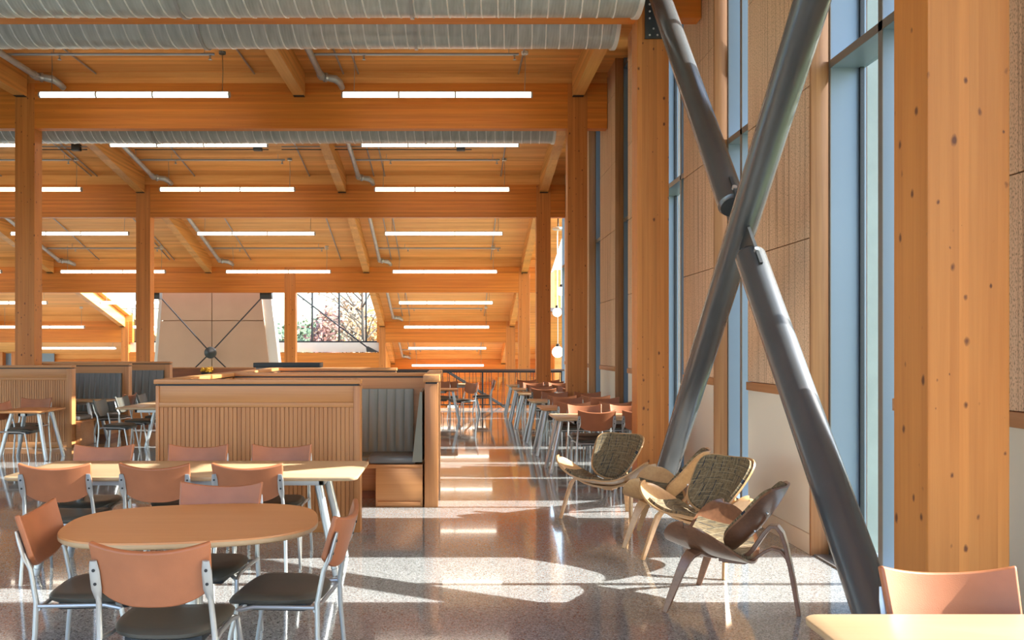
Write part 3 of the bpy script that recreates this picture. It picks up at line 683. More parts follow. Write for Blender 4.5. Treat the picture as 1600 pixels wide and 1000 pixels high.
# long table
for X, nm in ((-2.77,'leftmost'), (-2.06,'middle'), (-1.42,'rightmost')):
    chair(X, 6.26, 90+ (2 if X < -2.5 else -2), T+'near side of the long oak table, %s of three' % nm)
for X, nm in ((-2.90,'leftmost'), (-2.12,'middle'), (-1.43,'rightmost')):
    chair(X, 6.86, 270, T+'far side of the long oak table, %s of three' % nm)
# bottom right table
chair(1.79, 2.84, 270, T+'behind the pale table in the lower right corner')
# left table before the left booth
chair(-6.50, 12.95, 0, T+'facing right at the small table by the left booth')
chair(-6.78, 13.72, 270, T+'facing us behind the small table by the left booth')
# table left of the centre booth
def dark_back(o):
    for ch in o.children:
        if ch.name.split('.')[0] == 'backrest': ch.material_slots[0].link = 'OBJECT'; ch.material_slots[0].material = M['charcoal']
D = 'charcoal backed dining chair facing right, '
dark_back(chair(-5.30, 13.62, 2, D+'nearest along the shaded table beside the slatted booth', 'charcoal dining chairs'))
dark_back(chair(-5.30, 14.50, 358, D+'second along the shaded table beside the slatted booth', 'charcoal dining chairs'))
dark_back(chair(-5.28, 15.38, 4, D+'third along the shaded table beside the slatted booth', 'charcoal dining chairs'))
chair(-6.05, 15.36, 175, T+'inside the left booth row, turned to the small booth table')
chair(-4.20, 14.10, 182, T+'far side of the shaded table, mostly hidden by the slatted booth')
# tables along the window aisle
ROWS = [11.25, 13.08, 14.86, 17.45, 19.25, 21.15]
RN = ['nearest', 'second', 'third', 'fourth', 'fifth', 'last']
for i, yn in enumerate(ROWS):
    for X, s in ((1.82,'aisle'), (2.42,'window')):
        if not (i == 0 and False):
            chair(X-0.02*(i%2), yn+0.17, 90+(3 if (i+len(s))%2 else -2), T+'near side, %s end of the %s table along the windows' % (s, RN[i]))
        chair(X+0.03, yn+0.91-0.14, 270, T+'far side, %s end of the %s table along the windows' % (s, RN[i]))
# tables by the railing
chair(0.18, 20.35, 215, T+'turned towards the pier side table by the railing')
chair(-0.35, 21.0, 270, T+'behind the first table by the railing')
chair(0.72, 22.15, 180, T+'side-on at the table next to the railing')
chair(-0.15, 21.75, 90, T+'near side of the table next to the railing')

# ------------------------------------------------------------------ tables
def table(x0, x1, y0, y1, label, mat='table_oak', splay=0.05, group='oak tables with splayed tube legs', h=0.74):
    cx, cy = (x0+x1)/2, (y0+y1)/2
    r = empty('table', (cx, cy, 0), 0, label, 'table', group)
    R = 0.06
    def sect(ins, z): return roundrect(x0+ins, x1-ins, y0+ins, y1-ins, R, z)
    MB().rings([sect(0.012,h-0.030), sect(0.002,h-0.022), sect(0,h-0.012), sect(0,h-0.003), sect(0.003,h)]).build('tabletop', M[mat], r, angle=50)
    # under-frame
    fi = 0.16
    MB().cbox(x0+fi+0.1, x1-fi-0.1, y0+fi, y0+fi+0.03, h-0.085, h-0.031, 0.004).cbox(x0+fi+0.1, x1-fi-0.1, y1-fi-0.03, y1-fi, h-0.085, h-0.031, 0.004).cbox(x0+fi+0.1, x0+fi+0.14, y0+fi, y1-fi, h-0.085, h-0.031, 0.004).cbox(x1-fi-0.14, x1-fi-0.1, y0+fi, y1-fi, h-0.085, h-0.031, 0.004).build('under_frame', M['silver_dull'], r)
    ym = (y0+y1)/2
    for sx, xe in ((1, x0), (-1, x1)):
        for sy in (-1, 1):
            t = V(xe+sx*(splay+0.15), ym+sy*0.20, h-0.045); b = V(xe+sx*splay, ym+sy*0.28, 0.0)
            lg = MB().tube([t, t+(b-t)*0.93], [0.032, 0.028], 14).build('leg', M['silver'], r)
            MB().tube([t+(b-t)*0.93, t+(b-t)*0.935, b], [0.023, 0.0275, 0.026], 14).build('foot', M['silver_dull'], lg)
    return r
table(-3.22, -0.69, 6.13, 7.02, 'long oak table in sun with six chairs before the slatted booth', splay=0.17)
table(1.185, 3.0, 2.14, 2.965, 'pale oak table cut off in the lower right corner')
table(-6.68, -6.02, 12.55, 13.42, 'small oak table with splayed legs in front of the left booth', mat='table_oak_unlit', splay=-0.02)
table(-5.24, -4.34, 13.30, 15.90, 'long oak table in shade beside the slatted booth, half hidden by it', splay=0.12)
for i, yn in enumerate(ROWS):
    table(1.32, 2.80, yn, yn+0.91, 'oak table along the windows, %s from the lounge chairs' % RN[i], splay=-0.05, mat='table_oak_unlit' if i == 1 else 'table_oak')  # second top gets the browner oak, its lack of sun painted in
table(-1.5, 0.08, 19.2, 20.1, 'oak table half behind the booth pier, first before the railing', mat='table_oak_unlit', splay=-0.03)
table(-1.1, 0.62, 21.9, 22.8, 'oak table close to the railing in the aisle', splay=-0.03)
table(-7.6, -6.1, 15.13, 15.72, 'small grey-edged table inside the left booth', mat='table_oak', splay=0.2)

r = empty('rounded_table', (-1.375, 4.565, 0), 0, 'rounded table, top painted with orange-brown ceiling reflection, four chairs, nearest on the left', 'table')
def rt(s_, z): 
    return [(-1.375+(x*0.985-y*0.174)*s_, 4.565+(y*0.985+x*0.174)*s_, z) for x, y, _ in superell(0.645, 0.505, 2.75, 64)]
MB().rings([rt(0.985,0.708), rt(0.995,0.714), rt(1.0,0.722), rt(1.0,0.737), rt(0.997,0.74)]).build('tabletop', M['table_oak_unlit'], r, angle=50)
MB().rings([rt(0.99,0.706), rt(1.001,0.712), rt(1.003,0.722), rt(1.003,0.731), rt(0.99,0.732)]).build('edge_band', M['table_oak'], r, angle=50)
MB().lathe([(0.30,0),(0.30,0.012),(0.06,0.03),(0.045,0.06),(0.045,0.66),(0.09,0.69),(0.16,0.706)], (-1.375,4.565,0), 28).build('pedestal', M['silver'], r)

# ------------------------------------------------------------------ booths
def cap_rail(m, x0, x1, y0, y1, z1=1.374, th=0.04): return m.cbox(x0, x1, y0, y1, z1-th, z1, 0.004)
BAT = MB().cbox(-0.0165, 0.0165, -0.010, 0.004, 0, 1, 0.004).mesh('batten', M['oak_z'], angle=20)
def slat_screen(x0, x1, yf, label, stile=0.06, lstile=0.03, xcap=None, tail=None):
    """partition seen from the front: cap, frame, plain upper panel and vertical battens below"""
    s = empty('booth_screen', ((x0+x1)/2, yf+0.07, 0), 0, label, 'booth screen', 'oak booth screens')
    c0 = x0-0.014 if xcap is None else xcap
    cap_rail(MB(), c0, x1+0.002, yf-0.012, yf+0.16).build('cap', M['oak_x'], s)
    MB().box(x0+0.02, x1-0.02, yf+0.01, yf+0.14, 1.316, 1.335).build('shadow_gap', M['black'], s, smooth=False)
    MB().box(x0+0.01, x1-0.005, yf+0.022, yf+0.135, 0.0, 1.317).build('core', M['oak_x'], s, smooth=False)
    MB().cbox(x0, x0+lstile, yf, yf+0.14, 0, 1.317, 0.003).build('stile', M['oak_z'], s)
    MB().cbox(x1-stile, x1, yf, yf+0.15, 0, 1.317, 0.003).build('stile', M['oak_z'], s)
    MB().cbox(x0+lstile, x1-stile, yf+0.010, yf+0.03, 1.166, 1.317, 0.003).build('upper_panel', M['oak_x'], s)
    MB().cbox(x0+lstile, x1-stile, yf+0.001, yf+0.03, 1.125, 1.166, 0.003).build('cross_rail', M['oak_x'], s)
    MB().cbox(x0+lstile, x1-stile, yf+0.003, yf+0.03, 0.0, 0.10, 0.003).build('kick_rail', M['oak_x'], s)
    n = int((x1-stile-x0-lstile)/0.0385); wv = (x1-stile-x0-lstile)/n
    for i in range(n):
        inst('batten', BAT, s, (x0+lstile+wv*(i+0.5)-s.location.x, yf+0.020-s.location.y, 0.10), (0,0,0), (wv/0.037,1,1.025))
    return s
YF = 7.76
slat_screen(-2.684, -0.846, YF, 'slatted oak booth screen in the middle behind the long table')
slat_screen(-8.9, -6.375, 14.4, 'slatted oak booth screen at the left edge', stile=0.09)
# long side partition with sunlit cap running back from the middle screen
p = empty('booth_partition', (-2.6, 10.3, 0), 0, 'long oak partition running back from the middle screen, sun spots on its cap', 'booth partition', 'oak booth partitions')
cap_rail(MB(), -2.70, -2.53, YF+0.17, 12.75).build('cap', M['oak_y'], p)
MB().box(-2.684, -2.55, YF+0.15, 12.7, 0, 1.317).build('panel', M['oak_x'], p, smooth=False)
# right pier wall
p = empty('booth_partition', (-0.24, 10.0, 0), 0, 'oak end pier of the booth beside the aisle, its edge rimmed by sun', 'booth partition', 'oak booth partitions')
cap_rail(MB(), -0.325, -0.155, 8.965, 11.1, th=0.07).build('cap', M['oak_y'], p)
MB().box(-0.30, -0.18, 9.0, 11.05, 1.285, 1.31).build('shadow_gap', M['black'], p, smooth=False)
MB().cbox(-0.310, -0.170, 8.98, 9.12, 0, 1.285, 0.003).build('post', M['oak_z'], p)
MB().box(-0.300, -0.178, 9.12, 11.06, 0, 1.285).build('panel', M['oak_x'], p, smooth=False)
# back wall of the first booth and of the second
def back_wall(x0, x1, yf, label, post=False):
    p = empty('booth_partition', ((x0+x1)/2, yf+0.07, 0), 0, label, 'booth partition', 'oak booth partitions')
    cap_rail(MB(), x0, x1, yf-0.012, yf+0.16).build('cap', M['oak_x'], p)
    MB().box(x0+0.02, x1-0.02, yf+0.01, yf+0.14, 1.316, 1.335).build('shadow_gap', M['black'], p, smooth=False)
    MB().box(x0+0.01, x1-0.01, yf, yf+0.14, 0, 1.317).build('panel', M['oak_x'], p, smooth=False)
    if post: MB().cbox(x1-0.11, x1, yf-0.02, yf+0.15, 0, 1.317, 0.003).build('post', M['oak_z'], p)
back_wall(-2.55, -0.327, 9.95, 'oak back wall of the booth with green upholstery, joining the pier')
back_wall(-2.53, -0.83, 12.45, 'oak back wall of the second booth behind')
back_wall(-7.79, -6.16, 16.36, 'oak partition of the left booths, second back, pale end post', post=True)
back_wall(-8.9, -6.10, 18.55, 'oak partition of the left booths, third back, pale end post', post=True)
def bench(x0, x1, yb, depth, label, nch, mat='vinyl', zt=1.19, kick=True, side=None):
    """bench facing us: yb is the wall plane behind the backrest"""
    b = empty('booth_bench', ((x0+x1)/2, yb-depth/2, 0), 0, label, 'booth bench', 'upholstered booth benches')
    yf = yb-depth
    MB().cbox(x0, x1, yf+0.05, yb, 0.09, 0.40, 0.004).build('base', M['oak_x'], b)
    MB().box(x0+0.02, x1-0.02, yf+0.10, yb, 0, 0.09).build('toe_kick', M['cherry_x'], b, smooth=False)
    MB().cbox(x0+0.01, x1-0.01, yf+0.02, yb-0.10, 0.40, 0.478, 0.03).build('seat_cushion', M[mat], b, angle=60)
    bk = MB().hexa([(x0+0.01,yb-0.13,0.44),(x1-0.01,yb-0.13,0.44),(x1-0.01,yb,0.44),(x0+0.01,yb,0.44)], [(x0+0.01,yb-0.03,zt),(x1-0.01,yb-0.03,zt),(x1-0.01,yb,zt),(x0+0.01,yb,zt)]).build('backrest', M[mat], b, smooth=False)
    wv = (x1-x0-0.02)/nch
    for i in range(nch):
        a = x0+0.01+wv*i; m = MB(); lev = []
        for q in range(9):
            t = q/8; z = 0.47+(zt-0.47)*t; yy = yb-0.135+0.095*t; bul = 0.014*(1-(2*t-1)**8*0.8)
            lev.append([(a+wv*(0.03+0.94*k/8), yy-bul*math.sin(PI*(0.08+0.84*k/8)), z) for k in range(9)]+[(a+wv*0.97, yy+0.03, z), (a+wv*0.03, yy+0.03, z)])
        m.rings(lev).build('channel', M[mat], bk, angle=60, org=b['org'])
    return b
bench(-2.5, -0.46, 9.95, 0.50, 'booth bench with green channel-stitched back, seen through the gap beside the slatted screen', 20)
# side arm of the same booth with its wooden end facing us
b = empty('booth_bench', (-0.58, 9.15, 0), 0, 'short side bench along the pier with pale oak end panel', 'booth bench', 'upholstered booth benches')
MB().cbox(-0.82, -0.33, 9.0, 9.36, 0.0, 0.405, 0.004).build('end_panel', M['oak_x'], b)
MB().cbox(-0.95, -0.33, 8.99, 9.40, 0.405, 0.445, 0.004).build('seat_board', M['oak_x'], b)
MB().cbox(-0.90, -0.40, 9.0, 9.42, 0.445, 0.535, 0.03).build('seat_cushion', M['vinyl_grey'], b, angle=60)
MB().hexa([(-0.44,8.99,0.47),(-0.335,8.99,0.47),(-0.335,9.90,0.47),(-0.44,9.90,0.47)], [(-0.36,8.99,1.20),(-0.335,8.99,1.20),(-0.335,9.90,1.20),(-0.36,9.90,1.20)]).build('backrest', M['vinyl'], b, smooth=False)
MB().cbox(-0.80, -0.35, 8.985, 9.0, 0.02, 0.06, 0.003).build('foot_strip', M['oak_x'], b)
bench(-7.78, -6.28, 16.35, 0.6, 'grey channel-backed bench in the left booths, nearer one', 15, 'vinyl_grey')
bench(-8.5, -6.22, 18.55, 0.6, 'grey channel-backed bench in the left booths, farther one', 15, 'vinyl_grey')
b = empty('booth_bench', (-6.45, 15.0, 0), 0, 'short bench end behind the left slatted screen', 'booth bench', 'upholstered booth benches')
MB().cbox(-7.6, -6.30, 14.56, 15.1, 0.0, 0.40, 0.004).build('end_panel', M['oak_x'], b)
MB().cbox(-7.6, -6.27, 14.56, 15.12, 0.40, 0.43, 0.004).build('seat_board', M['oak_x'], b)
MB().cbox(-7.6, -6.33, 14.58, 15.1, 0.43, 0.51, 0.03).build('seat_cushion', M['vinyl_grey'], b, angle=60)
# dark topped low cabinet beyond the booths
c = empty('low_cabinet', (-2.95, 15.4, 0), 0, 'low cabinet with dark glossy top beyond the booth partition', 'cabinet')
MB().cbox(-3.54, -2.37, 15.2, 15.6, 1.32, 1.405, 0.006).build('top', M['black'], c); MB().box(-3.5, -2.4, 15.23, 15.57, 0.0, 1.32).build('body', M['vinyl_grey'], c, smooth=False)

# ------------------------------------------------------------------ shell lounge chairs
def shell_chair(name, mid, rear, wood_key, label):
    f = (V(*mid, 0)-V(*rear, 0)); face = math.atan2(f.y, f.x)
    ctr = (V(*mid,0)*0.56+V(*rear,0)*0.44)
    r = empty('lounge_chair', (ctr.x, ctr.y, 0), face-PI/2, label, 'lounge chair', 'three-legged shell lounge chairs')
    r['org'] = (0,0,0)
    W = M[wood_key]
    def seat(u, v, k=1.0, up=0.0):
        s_ = (2*u-1)*k; t = (2*v-1)*k
        # map the square to a lens: broad in the middle, rounded paddle tips
        sa = math.sin(s_*PI/2*0.999); c = 0.245*(max(0.0, 1-abs(sa)**3.2))**0.5
        c = max(c, 0.004)
        x = 0.47*sa; e = abs(sa)
        y = 0.085+0.075*e*e + c*t
        z = 0.335+0.235*e**2.4+0.055*t*(1-0.5*e)+0.02*t*t-0.055*e*t*0.3+up
        return V(x, y, z)
    def with_n(fn, u, v, *a):
        h = 1e-3; p = fn(u, v, *a)
        du = fn(min(u+h,1), v, *a)-fn(max(u-h,0), v, *a); dv = fn(u, min(v+h,1), *a)-fn(u, max(v-h,0), *a)
        n = du.cross(dv); return p, (n.normalized() if n.length > 1e-12 else V(0,0,1))
    MB().sheet(lambda u, v: with_n(seat, 0.004+u*0.992, v), 36, 12, 0.015).build('seat_shell', W, r, angle=60)
    MB().sheet(lambda u, v: with_n(lambda a, b_: seat(0.26+0.48*a, 0.07+0.86*b_, 1.0, 0.020), u, v), 20, 10, 0.026).build('seat_pad', M['plaid'], r, angle=60)
    tu = V(0, -0.60, 0.80)
    def disc(u, v, k=1.0, fwd=0.0):
        # square to superellipse, slightly broader at the top
        a, b_ = 2*u-1, 2*v-1
        m_ = max(abs(a), abs(b_)); ln = math.hypot(a, b_)
        if ln > 1e-9:
            ca, sb = abs(a)/ln, abs(b_)/ln; rr = 1.0/((ca**3.6+sb**3.6)**(1/3.6)); a2, b2 = a/ln*rr*m_, b_/ln*rr*m_
        else: a2, b2 = 0.0, 0.0
        a2 *= k; b2 *= k
        x = a2*(0.242+0.042*b2); q = b2*0.265
        p = V(0,-0.215,0.565)+tu*q; p.x = x
        n = V(0, 0.80, 0.60); p += n*(0.10*(a2*a2)*(1-0.25*b2) + 0.030*b2*b2 + fwd); return p
    MB().sheet(lambda u, v: with_n(disc, u, v), 20, 20, 0.014).build('back_shell', W, r, angle=60)
    MB().sheet(lambda u, v: with_n(lambda a, b_: disc(a, b_, 0.93, 0.022), u, v), 18, 18, 0.028).build('back_pad', M['plaid'], r, angle=60)
    def strap(pts, w0, w1, th, nm):
        """bent laminated strap, rectangular section, width along a side vector"""
        P = [V(*q) for q in pts]; k = len(P); vs = []; fs = []
        for i in range(k):
            tg = (P[min(i+1,k-1)]-P[max(i-1,0)]).normalized(); sd = V(*side_v); sd = (sd-tg*sd.dot(tg)).normalized(); nn = tg.cross(sd)
            ww = w0+(w1-w0)*i/(k-1)
            for a, b_ in ((-1,-1),(1,-1),(1,1),(-1,1)): vs.append(P[i]+sd*a*ww/2+nn*b_*th/2)
        for i in range(k-1):
            for j in range(4): fs.append((i*4+j, i*4+(j+1)%4, (i+1)*4+(j+1)%4, (i+1)*4+j))
        fs.append((3,2,1,0)); fs.append(tuple((k-1)*4+j for j in range(4)))
        o = MB().add(vs, fs).build(nm, W, r, org=(0,0,0), angle=40)
        bv = o.modifiers.new('edge','BEVEL'); bv.width = 0.004; bv.segments = 2; bv.limit_method = 'ANGLE'; return o
    def arc(c, r_, a0, a1, n, pl): return [tuple(V(*c)+V(*pl[0])*(r_*math.cos(a0+(a1-a0)*i/n))+V(*pl[1])*(r_*math.sin(a0+(a1-a0)*i/n))) for i in range(n+1)]
    # front legs: blades that sweep up and bend inwards under the seat
    for s_ in (-1, 1):
        side_v = (0, 1, 0.05)
        pts = [(s_*0.37,0.31,0.0),(s_*0.350,0.27,0.12),(s_*0.330,0.225,0.25),(s_*0.315,0.19,0.335),(s_*0.295,0.165,0.372),(s_*0.255,0.145,0.378),(s_*0.19,0.13,0.350),(s_*0.10,0.11,0.326),(0,0.10,0.318)]
        strap(pts, 0.035, 0.115, 0.022, 'front_leg')
    side_v = (1, 0, 0)
    strap([(0,-0.42,0.0),(0,-0.395,0.15),(0,-0.368,0.30),(0,-0.340,0.43),(0,-0.318,0.50),(0,-0.288,0.538),(0,-0.252,0.536),(0,-0.218,0.495),(0,-0.178,0.43),(0,-0.138,0.368),(0,-0.095,0.325),(0,-0.03,0.303),(0,0.06,0.30)], 0.042, 0.115, 0.026, 'rear_leg')
    strap([(0,-0.374,0.27),(0,-0.350,0.345),(0,-0.312,0.392),(0,-0.262,0.402),(0,-0.212,0.372),(0,-0.16,0.325),(0,-0.10,0.292),(0,0.04,0.286)], 0.05, 0.09, 0.018, 'rear_leg_brace')
    for bx_, bz in ((-0.14,0.62),(0.14,0.62),(-0.10,0.47),(0.10,0.47)):
        p_, n_ = with_n(disc, 0.5+bx_/0.60, 0.5+(bz-0.545)/0.46); sg = 1 if n_.y < 0 else -1
        MB().tube([p_+n_*sg*0.004, p_+n_*sg*0.016], 0.008, 8).build('screw', M['bolt'], r, org=(0,0,0))
    return r
shell_chair('c1', (1.52,5.72), (2.10,5.36), 'shell_walnut', 'dark walnut shell lounge chair nearest the brace, its back towards us')
shell_chair('c2', (1.70,6.46), (2.25,6.89), 'shell_oak', 'oak shell lounge chair with plaid back facing us, beside the walnut chair')
shell_chair('c3', (1.53,7.50), (2.20,7.24), 'shell_oak', 'oak shell lounge chair seen from behind its side, between two plaid-backed ones')
shell_chair('c4', (1.33,8.18), (1.74,8.74), 'shell_oak', 'oak shell lounge chair with plaid back, farthest, before the braced column')

# ------------------------------------------------------------------ railing, stair, lower hall
YR = 24.0
g = empty('railing', (0.5, YR, 0), 0, 'black metal railing with dark timber handrail at the edge of the upper floor', 'railing')
MB().cbox(-2.3, 3.05, YR-0.045, YR+0.045, 1.035, 1.085, 0.008).build('handrail', M['rail_wood'], g)
MB().box(-2.3, 3.05, YR-0.015, YR+0.015, 0.08, 0.11).build('bottom_rail', M['black'], g, smooth=False)
MB().box(-2.3, 3.05, YR-0.012, YR+0.012, 0.99, 1.035).build('top_rail', M['black'], g, smooth=False)
balm = MB().tube([(0,0,0.11),(0,0,1.0)], 0.009, 6).mesh('baluster', M['black'])
for i in range(46): inst('baluster', balm, g, (-2.2+i*0.113-0.5+0.02*math.sin(i*2.1), 0, 0), (0, 0.045*math.sin(i*1.7), 0))
for X in (-2.2, 0.78, 2.98): MB().cbox(X-0.025, X+0.025, YR-0.025, YR+0.025, 0, 1.035, 0.004).build('post', M['black'], g)
pw_ = empty('wood_parapet', (-8.0, YR, 0), 0, 'reddish wood parapet closing the floor edge below the pink panel', 'parapet')
MB().cbox(-12.0, -2.35, YR-0.06, YR+0.06, 0, 1.10, 0.006).build('panel', M['cherry_x'], pw_); MB().cbox(-12.0, -2.35, YR-0.08, YR+0.08, 1.10, 1.135, 0.006).build('cap', M['trim_red'], pw_)
st = empty('staircase', (0.0, 24.9, -1.0), 0, 'stair going down beyond the railing with sloping black handrails', 'stair')
SL = 0.62
for yy in (24.75, 26.2):
    MB().hexa([(-0.3,yy,-0.35),(4.2,yy,-0.35-4.5*SL),(4.2,yy+0.06,-0.35-4.5*SL),(-0.3,yy+0.06,-0.35)], [(-0.3,yy,0.0),(4.2,yy,-4.5*SL),(4.2,yy+0.06,-4.5*SL),(-0.3,yy+0.06,0.0)]).build('stringer', M['glulam_x'], st, smooth=False)
    MB().tube([(-1.0,yy,0.98),(-0.2,yy,0.98),(4.2,yy,0.98-4.4*SL)], 0.022, 8).build('stair_handrail', M['black'], st)
    for i in range(22): MB().tube([(-0.15+i*0.2,yy,0.0-(0.15+i*0.2)*SL),(-0.15+i*0.2,yy,0.96-(0.05+i*0.2)*SL)], 0.008, 5).build('baluster', M['black'], st)
for i in range(16): MB().box(-0.2+i*0.27, 0.1+i*0.27, 24.8, 26.2, -0.10-i*0.167, -0.05-i*0.167).build('tread', M['concrete'], st, smooth=False)
# far walls
tag(MB().box(WELL[1]-0.3, 4.9, 46.4, 46.7, -4.2, 0.6).build('wall_back', M['glulam_x'], smooth=False), 'far timber wall of the lower hall', kind='structure')
fr = empty('wall_far_right', (4.5, 35, 0), 0, kind='structure')
for (ya, yb) in ((27.5,28.6),(32.6,34.8),(38.8,40.9),(45.0,46.5)): MB().box(4.5, 4.8, ya, yb, -4.2, 5.2).build('panel', M['deck'], fr, smooth=False)
for (ya, yb) in ((28.6,32.6),(34.8,38.8),(40.9,45.0)):  # glazed bays added so bounce light brightens the lower hall
    MB().box(4.5, 4.8, ya, yb, -4.2, -3.4).build('panel', M['deck'], fr, smooth=False); MB().box(4.64, 4.66, ya, yb, -3.4, 5.2).build('pane', M['glass'], fr, smooth=False)
MB().box(3.3, 4.8, 24.1, 24.3, -4.2, 6.5).build('return_wall', M['deck'], fr, smooth=False)
tag(MB().box(WELL[1]-0.32, WELL[1]-0.2, 34.6, 46.5, -4.2, 3.2).build('wall_light_block', M['deck'], smooth=False), kind='structure')  # unseen thin wall, added to block light from the side
wn_ = empty('window_9', (4.2, 25.5, 1.5), 0, kind='structure')
MB().box(4.4, 4.5, 24.3, 27.5, -4.2, 0.2).box(4.4, 4.5, 25.8, 25.9, 0.2, 5).box(4.4, 4.5, 27.4, 27.5, 0.2, 5).box(4.4, 4.5, 24.3, 27.5, 2.3, 2.4).build('window_frame', M['alu_brown'], wn_, smooth=False)
MB().box(4.44, 4.46, 24.3, 27.4, 0.2, 5).build('pane', M['glass'], wn_, smooth=False)
# globe lamps beyond the last columns
for (xx, yy, Y, rr, nm) in ((870.5,488,26.0,0.135,'middle'), (871.5,550,25.2,0.165,'lowest'), (877,455,27.2,0.14,'top')):
    X, Z = px(xx,Y), pz(yy,Y)
    gl = empty('globe_pendant', (X, Y, Z), 0, 'round white globe pendant by the railing columns, %s of the hanging cluster' % nm, 'pendant light', 'globe pendants over the stair')
    MB().sphere((X,Y,Z), rr, 24, 14).build('globe', M['globe'], gl); MB().lathe([(0.05,rr-0.01),(0.05,rr+0.06),(0.02,rr+0.08)], (X,Y,Z), 12).build('socket', M['black'], gl)
    MB().tube([(X,Y,Z+rr+0.07),(X,Y,deck_z(Y)+0.02)], 0.008, 6).build('cord', M['white'], gl)
dl = empty('ceiling_disc_lamp', (px(872,25), 25, 5.2), 0, 'white disc ceiling lamp near the far columns', 'ceiling lamp')
X = px(872,25); Z = pz(357,25); MB().lathe([(0.12,-0.05),(0.17,-0.03),(0.17,0.02),(0.06,0.04)], (X,25,Z), 20).build('disc', M['white'], dl); MB().tube([(X,25,Z+0.04),(X,25,deck_z(25)+0.02)], 0.02, 8).build('stem', M['black'], dl)

# light well: pink braced panel, tree window, wall below
YP = 29.2
pk = empty('pink_panel_wall', (-8.0, YP, 0), 0, 'pale pink panelled wall with tapering sides behind black cross rods', 'panel wall')
def tap(y): # taper of the sides with image height
    t = (y-460)/115.0
    return px(254-9*t, YP), px(408+13*t, YP)
xm, zj = px(331,YP), pz(501,YP)
def zz(y): return pz(y, YP)
for (ya, yb) in ((440, 500.4), (501.6, 640)):
    la, ra = tap(ya); lb, rb = tap(yb); g_ = 0.012
    for (a0, a1, b0, b1) in ((la, xm-g_, lb, xm-g_), (xm+g_, ra, xm+g_, rb)):
        MB().hexa([(b0,YP,zz(yb)),(b1,YP,zz(yb)),(b1,YP+0.08,zz(yb)),(b0,YP+0.08,zz(yb))], [(a0,YP,zz(ya)),(a1,YP,zz(ya)),(a1,YP+0.08,zz(ya)),(a0,YP+0.08,zz(ya))]).build('wall_panel', M['pink'], pk, smooth=False)
for sgn in (0, 1):
    ya, yb = 440, 640; a = tap(ya)[sgn]; b_ = tap(yb)[sgn]; d = 0.32 if sgn else -0.12
    MB().hexa([(min(b_,b_+d),YP+0.04,zz(yb)),(max(b_,b_+d),YP+0.04,zz(yb)),(max(b_,b_+d),YP+0.5,zz(yb)),(min(b_,b_+d),YP+0.5,zz(yb))], [(min(a,a+d),YP+0.04,zz(ya)),(max(a,a+d),YP+0.04,zz(ya)),(max(a,a+d),YP+0.5,zz(ya)),(min(a,a+d),YP+0.5,zz(ya))]).build('side_return', M['white'], pk, smooth=False)
MB().box(tap(501)[0]+0.05, tap(501)[1]-0.05, YP+0.09, YP+0.2, zz(640), zz(440)).build('backing', M['trim_red'], pk, smooth=False)
xb = empty('tension_rods', (px(329,28.9), 28.9, pz(551,28.9)), 0, 'black cross tension rods with round hub before the pink panel', 'brace')
hx, hz = px(329,28.9), pz(551,28.9)
for (tx, ty) in ((252,466),(411,463),(238,640),(420,640)):
    MB().tube([(hx,28.9,hz),(px(tx,28.9),28.9,pz(ty,28.9))], 0.022, 8).build('rod', M['black'], xb)
MB().rings([[(hx+r_*math.cos(2*PI*j/28), yy, hz+r_*math.sin(2*PI*j/28)) for j in range(28)] for r_, yy in ((0.19,28.96),(0.20,28.9),(0.19,28.82),(0.12,28.80),(0.06,28.76))]).build('hub', M['steel_dark'], xb)
MB().cbox(px(408,28.6), px(426,28.6), 28.4, 28.7, pz(467.5,28.6), pz(457,28.6), 0.01).build('anchor_plate', M['steel_dark'], xb); MB().cbox(px(238,28.6), px(252,28.6), 28.4, 28.7, pz(467.5,28.6), pz(457,28.6), 0.01).build('anchor_plate', M['steel_dark'], xb)
YW = 34.6
wd = empty('window_10', (-8, YW, 1.9), 0, kind='structure'); wd['label'] = 'far window onto trees'
x0w, x1w = -13.0, -2.95; zb_ = pz(534,YW); zt_ = 5.6
for xx in (460, 488, 530, 572, 418, 376, 334, 292, 250, 214):
    X = px(xx, YW); MB().box(X-0.03, X+0.03, YW-0.08, YW+0.08, zb_, zt_).build('mullion', M['steel_dark'], wd, smooth=False)
MB().box(x0w, x1w, YW-0.08, YW+0.08, zb_-0.03, zb_+0.03).box(x0w, x1w, YW-0.08, YW+0.08, zt_, zt_+0.1).build('window_frame', M['steel_dark'], wd, smooth=False)
edges = [x0w]+sorted(px(q,YW) for q in (460, 488, 530, 572, 418, 376, 334, 292, 250, 214))+[x1w]
for a, b_ in zip(edges[:-1], edges[1:]): MB().box(a+0.03, b_-0.03, YW-0.01, YW+0.01, zb_+0.03, zt_).build('pane', M['glass'], wd, smooth=False)
tag(MB().box(x0w, -2.75, YW-0.10, YW+0.12, pz(550,YW), zb_-0.03).build('trim_2', M['plaster'], smooth=False), 'pale sill band under the tree window', kind='structure')
tag(MB().box(x0w, -2.75, YW-0.25, YW+0.12, -4.2, pz(551,YW)).build('wall_light_well', M['glulam_x'], smooth=False), kind='structure')
rd = empty('tie_rod', (px(464,33.5), 33.5, pz(460,33.5)), 0, 'thin black tie rod slanting across the tree window to a steel shoe', 'tie rod')
MB().tube([(px(440,33.5),33.5,pz(441,33.5)),(px(574,33.5),33.5,pz(543,33.5))], 0.028, 8).build('rod', M['black'], rd)
A = [(572,542),(575,541),(592,550),(573,550)]
MB().hexa([(px(a,33.5),33.44,pz(c,33.5)) for a, c in A], [(px(a,33.5),33.56,pz(c,33.5)) for a, c in A]).build('shoe', M['steel_dark'], rd, smooth=False)
